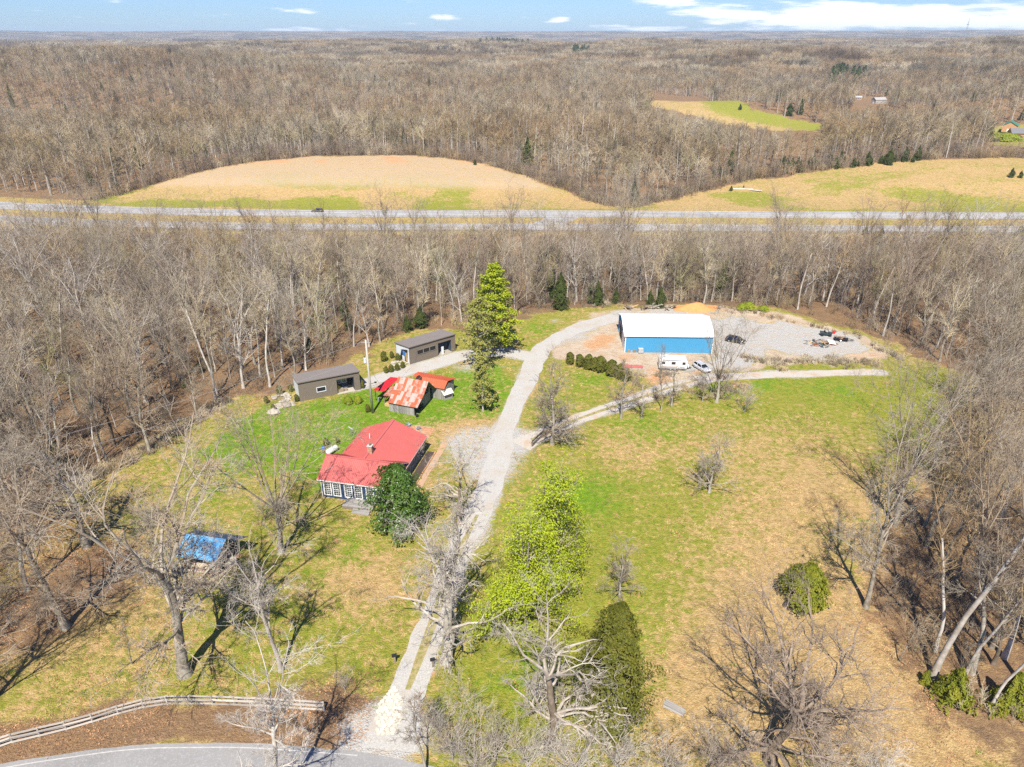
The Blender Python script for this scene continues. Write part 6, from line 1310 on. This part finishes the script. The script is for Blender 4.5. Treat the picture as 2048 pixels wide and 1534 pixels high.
scatter_object('bare_woodland', near_protos, X[m_], Y[m_], zg(X[m_], Y[m_])-.05, rot[m_], scl[m_], typ[m_], label='dense bare woodland between the yard and the highway', cat='woodland')
# understorey of brush and thin poles
def brush(seed, H, n, spread):
    rg = np.random.default_rng(seed); p = np.concatenate([rg.normal(0, spread, (n, 2)), np.zeros((n, 1))], 1); d = np.concatenate([rg.normal(0, .22, (n, 2)), np.ones((n, 1))], 1); L = rg.uniform(.5, 1.1, n)*H
    P1 = grow(p, d, L, 4, .09, .05, rg); R1 = taper(np.full(n, .03), 4, .4); a = tubes(P1, R1, 3); q, dd, l2, r2 = spawn(P1, R1, L, 9, .2, 1., 38, 14, .34, .1, .3, .7, rg); P2 = grow(q, dd, l2, 2, .12, .05, rg); R2 = taper(np.maximum(r2, .014), 2, .5); b = tubes(P2, R2, 3)
    q, dd, l3, r3 = spawn(P2, R2, l2, 3, .2, 1., 36, 14, .6, .15, .2, .8, rg); return merge([a, b, cones(q, dd, l3, np.maximum(r3, .012))])
bp = proto_coll('brush_clump', [mesh_np(f'brush_{i}', *brush(80+i, h_, nn_, s_), [mm]) for i, (h_, nn_, s_, mm) in enumerate(((3.2, 14, .8, wood_twig), (4.5, 12, .9, twig_dark), (2.4, 18, .9, wood_twig), (6.0, 9, .8, twig_grey), (1.6, 16, .8, twig_dark)))])
bx, by = scatter(-330, 330, 25, 258, 4.0, 5); dO = sdist(OPEN, bx, by)
kb = (dO < -.5) & (by < 258+hw_off(bx)) & (np.abs(bx) < by*.95+75) & ~((bx > 15) & (by < 50)) & ~((bx < -10) & (by < 54) & (bx > -60))
kb &= wr.random(len(bx)) < np.where((bx > -20) & (by > 160) & (bx < 140), .85, np.where(dO > -9, .9, .38))
bx, by = bx[kb], by[kb]; scatter_object('undergrowth', bp, bx, by, zg(bx, by)-.05, wr.random(len(bx))*6.283, wr.uniform(.6, 1.25, len(bx)), wr.choice(5, len(bx)), label='bare brush and saplings under the woods', cat='undergrowth')
# dry weeds and brush at the rim of the gravel clearing
ex = []; 
for (u0, v0, u1, v1, nn_) in ((1540, 722, 1760, 726, 70), (1480, 712, 1560, 735, 24), (1100, 618, 1240, 606, 24), (1430, 612, 1740, 676, 46), (1740, 690, 1800, 716, 24), (1440, 790, 1500, 770, 20), (1250, 760, 1340, 750, 14), (1290, 800, 1400, 770, 14), (460, 800, 300, 895, 90), (200, 945, 300, 900, 60), (100, 1000, 200, 945, 60), (-40, 1060, 110, 1000, 60), (0, 1120, 60, 1060, 30)):
    for k in range(nn_): f = random.random(); gx_, gy_ = G(u0+(u1-u0)*f, v0+(v1-v0)*f); ex.append((gx_+random.gauss(0, .8), gy_+random.gauss(0, 1.2)))
ex = np.array(ex); weed_m = wood_mat('dry_weeds', 1.05)
wp_ = proto_coll('weed_clump', [mesh_np(f'weed_{i}', *brush(120+i, h_, 22, .5), [mm]) for i, (h_, mm) in enumerate(((1.1, weed_m), (.8, twig_dark), (1.5, weed_m)))])
scatter_object('dry_weeds', wp_, ex[:, 0], ex[:, 1], zg(ex[:, 0], ex[:, 1])-.03, wr.random(len(ex))*6, wr.uniform(.5, 1.1, len(ex)), wr.choice(3, len(ex)), label='dry weeds and brush along the rim of the clearing', cat='weeds')

# --- tussocks standing out of the mown ground
def tuft(seed, n, h, sp_):
    rg = np.random.default_rng(seed); p = np.concatenate([rg.normal(0, sp_, (n, 2)), np.zeros((n, 1))], 1); d = np.concatenate([rg.normal(0, .5, (n, 2)), np.ones((n, 1))], 1); return cones(p, d, rg.uniform(.5, 1.1, n)*h, np.full(n, .03))
straw_blade = plain('straw_blades', (.50, .37, .18), .9, .25, .6, rndv=.3); green_blade = plain('green_blades', (.17, .25, .02), .9, .25, .6, rndv=.3); leaf_flake = plain('dead_leaves', (.36, .20, .10), .9, .3, .6, rndv=.4)
def flakes(seed, n):
    rg = np.random.default_rng(seed); p = np.concatenate([rg.normal(0, .6, (n, 2)), rg.uniform(.01, .08, (n, 1))], 1); return leaves(p, np.tile([0, 0, 1.], (n, 1)), .16, rg, .7)
tfc = proto_coll('grass_tuft', [mesh_np(f'tuft_{i}', *tuft(500+i, 16, h_, .16), [mm]) for i, (h_, mm) in enumerate(((.34, straw_blade), (.26, straw_blade), (.28, green_blade), (.2, green_blade)))]+[mesh_np('tuft_4', *flakes(510, 14), [leaf_flake])])
tx_, ty_ = scatter(-80, 110, 36, 150, .82, 61, 1.6); kt = inside(OPEN, tx_, ty_) & (fbm(tx_/9, ty_/9, 63, 3) > .40); tx_, ty_ = tx_[kt], ty_[kt]
dd_ = np.minimum(ldist(DRIVE, tx_, ty_), np.minimum(ldist(BRANCH_SHED, tx_, ty_), ldist(BRANCH_FIELD, tx_, ty_))); kt = (dd_ > 2.6) & ~inside(CLEARING, tx_, ty_) & (ldist(ROAD, tx_, ty_) > 4.6)
for fo, bx_ in ((hs, (-.5, 14, -2.8, 17.5)), (bn, (-5, 9, -.5, 13)), (s1, (-.5, 12.6, -.5, 6)), (s2, (-.5, 12.6, -.5, 6)), (pv, (-.3, 7.5, -.3, 5))):
    a_ = -fo.rotation_euler[2]; lx_ = (tx_-fo.location.x)*math.cos(a_)-(ty_-fo.location.y)*math.sin(a_); ly_ = (tx_-fo.location.x)*math.sin(a_)+(ty_-fo.location.y)*math.cos(a_); kt &= ~((lx_ > bx_[0]) & (lx_ < bx_[1]) & (ly_ > bx_[2]) & (ly_ < bx_[3]))
tx_, ty_ = tx_[kt], ty_[kt]; gi_ = (np.clip(np.searchsorted(YS, ty_), 0, len(YS)-1))*len(XS)+np.clip(np.searchsorted(XS, tx_), 0, len(XS)-1); isg = wr.random(len(tx_)) < np.clip(A[gi_, 0]*1.1-.15, .03, .95); isl = wr.random(len(tx_)) < A[gi_, 1]*1.2+.12
tid = np.where(isl, 4, np.where(isg, wr.choice([2, 3], len(tx_)), wr.choice([0, 1], len(tx_)))); print('tufts', len(tx_))
scatter_object('grass_tufts', tfc, tx_, ty_, zg(tx_, ty_)-.02, wr.random(len(tx_))*6.283, wr.uniform(.6, 1.3, len(tx_)), tid, label='tussocks of grass and fallen leaves over the lawn and meadow', cat='grass')

# --- forest beyond the highway: lighter trees, then stands of many trees
def far_tree(seed, H, r0, ll, cb, nl, nt_, tw, spread=1.0):
    rg = np.random.default_rng(seed); tp = grow(np.zeros((1, 3)), np.array([[0, 0, 1.]]), np.array([H*.8]), 4, .03, .06, rg); tr = taper(np.array([r0]), 4, .3)
    P0 = tubes(tp, tr, 5); p, d, l1, r1 = spawn(tp, tr, np.array([H]), nl, cb/.8, 1., 46, 12, ll, .08, .35, .5, rg); p1 = grow(p, d, l1, 3, .12, .07, rg); R1 = taper(np.maximum(r1, tw*1.3), 3, .3); P1 = tubes(p1, R1, 3)
    q, dd, l2, r2 = spawn(p1, R1, l1, nt_, .2, 1., 42, 14, .45, .14, .3, .7, rg); P2 = cones(q, dd, l2, np.maximum(r2, tw)); q, dd, l3, r3 = spawn(np.stack([q, q+norm(dd)*l2[:, None]], 1), np.stack([r2, r2], 1), l2, 3, .25, 1., 38, 14, .6, .15, .2, .8, rg); return P0, merge([P1, P2, cones(q, dd, l3, np.full(len(q), tw*.7))])
fps = []
for i, (H, r0, ll, cb, nl, bk) in enumerate(((20, .32, .30, .35, 16, bark_grey), (18, .34, .36, .3, 16, bark_brown), (22, .3, .25, .42, 16, bark_pale), (16, .26, .38, .3, 16, bark_grey), (15, .26, .40, .28, 20, twig_buds))):
    a, b = far_tree(200+i, H, r0, ll, cb, nl, 7, .05); V, Q, T = merge([a, b]); mi = np.zeros(len(Q)+len(T), np.int32); mi[len(a[1]):] = 1; fps.append(mesh_np(f'far_tree_{i}', V, Q, T, [bark_grey if bk is twig_buds else bk, twig_buds if bk is twig_buds else far_twig], mi))
_, fc_ = conifer(38, 12, 3.0, 700, 1.0, 'cone', .4, .2, .5); fps.append(mesh_np('far_tree_5', *fc_, [darkcedar_leaf]))
fpc = proto_coll('far_tree', fps)
X, Y = [], []
for r0, r1, cell in ((285, 620, 5.6), (620, 1350, 7.4)):
    x_, y_ = scatter(-1300, 1300, 285, 1350, cell, int(r1), 1.9); rr_ = np.hypot(x_, y_); kk = (rr_ >= r0) & (rr_ < r1) & (np.abs(x_) < y_*.95+40); X.append(x_[kk]); Y.append(y_[kk])
X = np.concatenate(X); Y = np.concatenate(Y)
k = (Y > 304+hw_off(X)) & ~((X > -200) & (X < 48) & (Y < field1_top(X)+1.5)) & ~((X > 48) & (X < 520) & (Y < field2_top(X)+1.5)) & (np.hypot(X, Y) > 290)
F3g = F3; k &= ~inside(F3g, X, Y) & ~inside(HOUSE_CLEARING, X, Y)
k &= ~((Y < 330+hw_off(X)) & (X < -175) & (Y < 309+hw_off(X)))
Z = zg(X, Y); 
# keep the sight of the strip field and of the far houses: low growth only just below them
keep = np.ones(len(X), bool)
sc_ = wr.uniform(.55, 1.2, len(X))*(.78+.44*fbm(X/60, Y/60, 41, 2)); fd = np.minimum(np.abs(Y-field1_top(X)), np.abs(Y-field2_top(X))); sc_ *= np.where(fd < 9, wr.uniform(.45, 1.0, len(X)), 1.0)
FP = [(1305, 184), (1400, 193), (1510, 217), (1655, 252), (1640, 257), (1560, 253), (1440, 236), (1310, 208)]
HP = [(1985, 246), (2060, 240), (2060, 278), (1985, 268)]
HP2 = [(1708, 193), (1780, 193), (1780, 204), (1708, 201)]
for hh in (.15, .3, .45, .6, .75, .9, 1.0):
    ut, vt = PX(X, Y, Z+18*sc_*hh)
    keep &= ~inside(FP, ut, vt) & ~inside(HP, ut, vt) & ~inside(HP2, ut, vt)
k &= keep; X, Y, Z, sc_ = X[k], Y[k], Z[k], sc_[k]
scatter_object('far_woodland', fpc, X, Y, Z-.1, wr.random(len(X))*6.283, sc_, wr.choice(6, len(X), p=[.29, .26, .21, .17, .055, .015]), label='bare deciduous forest covering the hills beyond the highway', cat='woodland')
print('far trees', len(X))
ebx = np.concatenate([np.linspace(-185, 45, 520), np.linspace(50, 460, 760)]); eby = np.where(ebx < 47, field1_top(ebx), field2_top(ebx))+np.abs(wr.normal(2.5, 3.5, len(ebx))); ebx = ebx+wr.normal(0, 1.5, len(ebx))
scatter_object('edge_brush', bp, ebx, eby, zg(ebx, eby)-.05, wr.random(len(ebx))*6.283, wr.uniform(.6, 1.9, len(ebx)), wr.choice(5, len(ebx)), label='bare brush along the wood edge behind the far fields', cat='brush')
def stand(seed, size, ntree, H, tw, nsp):
    rg = np.random.default_rng(seed); c_ = rg.uniform(-size/2, size/2, (ntree, 2)); h = H*rg.uniform(.75, 1.15, ntree); base = np.concatenate([c_, np.zeros((ntree, 1))], 1)
    trunk = cones(base, np.tile([0, 0, 1.], (ntree, 1)), h*.9, np.full(ntree, tw*2.2)); b = np.repeat(np.arange(ntree), nsp); m = len(b); zz = rg.uniform(.42, .8, m)*h[b]; p = base[b]+np.stack([np.zeros(m), np.zeros(m), zz], 1); a = rg.random(m)*6.283; e = rg.uniform(.25, 1.3, m)
    d = np.stack([np.cos(a)*np.cos(e), np.sin(a)*np.cos(e), np.sin(e)], 1); L = np.minimum(h[b]*.32, (h[b]*1.05-zz)/np.maximum(.35, np.sin(e))); s_ = p+d*(L*rg.uniform(0, .5, m))[:, None]; return merge([trunk, cones(s_, norm(d+rg.normal(0, .25, d.shape)), L*rg.uniform(.5, .8, m), np.full(m, tw))])
stc = proto_coll('forest_stand', [mesh_np(f'forest_stand_{i}', *stand(300+i, 46, 34, 19, .14, 60), [far_twig]) for i in range(4)])
X, Y = scatter(-3300, 3300, 1000, 3600, 36, 21); rr_ = np.hypot(X, Y); k = (rr_ > 1330) & (rr_ < 3500) & (np.abs(X) < Y*.95); X, Y = X[k], Y[k]
scatter_object('distant_forest', stc, X, Y, zg(X, Y)-.3, wr.random(len(X))*6.283, wr.uniform(.85, 1.15, len(X)), wr.choice(4, len(X)), label='distant forest on the rolling hills', cat='forest')
stc2 = proto_coll('forest_block', [mesh_np(f'forest_block_{i}', *stand(400+i, 150, 170, 20, .55, 22), [far_twig]) for i in range(3)])
X, Y = scatter(-9800, 9800, 2500, 11200, 118, 22); rr_ = np.hypot(X, Y); k = (rr_ > 3420) & (rr_ < 11000) & (np.abs(X) < Y*.9); X, Y = X[k], Y[k]
scatter_object('horizon_forest', stc2, X, Y, zg(X, Y)-.5, wr.random(len(X))*6.283, wr.uniform(.85, 1.2, len(X)), wr.choice(3, len(X)), label='forested ridges on the horizon', cat='forest')
ecl = []
for (u, v, nn_, su, sv) in ((1010, 91, 60, 60, 3), (640, 74, 50, 60, 1.5), (1690, 165, 26, 22, 8), (1155, 112, 18, 10, 4), (960, 88, 25, 30, 2)):
    for k in range(nn_): uu = u+wr.normal()*su*.5; vv = v+wr.normal()*sv*.5; ecl.append(GT(uu, vv))
ecl = np.array(ecl); t_, f_ = conifer(39, 20, 6, 500, 3.2, 'cone', .3, .3, .6); ecp = proto_coll('far_pine', [mesh_np('far_pine_0', *f_, [darkcedar_leaf])])
scatter_object('far_pines', ecp, ecl[:, 0]+wr.normal(0, 14, len(ecl)), ecl[:, 1]+wr.normal(0, 20, len(ecl)), zg(ecl[:, 0], ecl[:, 1])+2, wr.random(len(ecl))*6, wr.uniform(.8, 1.2, len(ecl)), np.zeros(len(ecl)), label='distant dark pine stands in the forest', cat='pines')

# ------------------------------------------------------------------ air
zmin = float(GZ.min()); hzb = MB().box(-11900, 11900, -460, 14000, zmin-1.2, 138)
hm_, t = mat('haze'); vol = t.new('ShaderNodeVolumePrincipled'); vol.inputs['Color'].default_value = (.66, .82, 1.0, 1); vol.inputs['Density'].default_value = 8e-5; vol.inputs['Anisotropy'].default_value = 0.0
o_ = t.new('ShaderNodeOutputMaterial'); t.l.new(vol.outputs[0], o_.inputs['Volume'])
hz = hzb.obj('haze', hm_); tag(hz, kind='stuff')
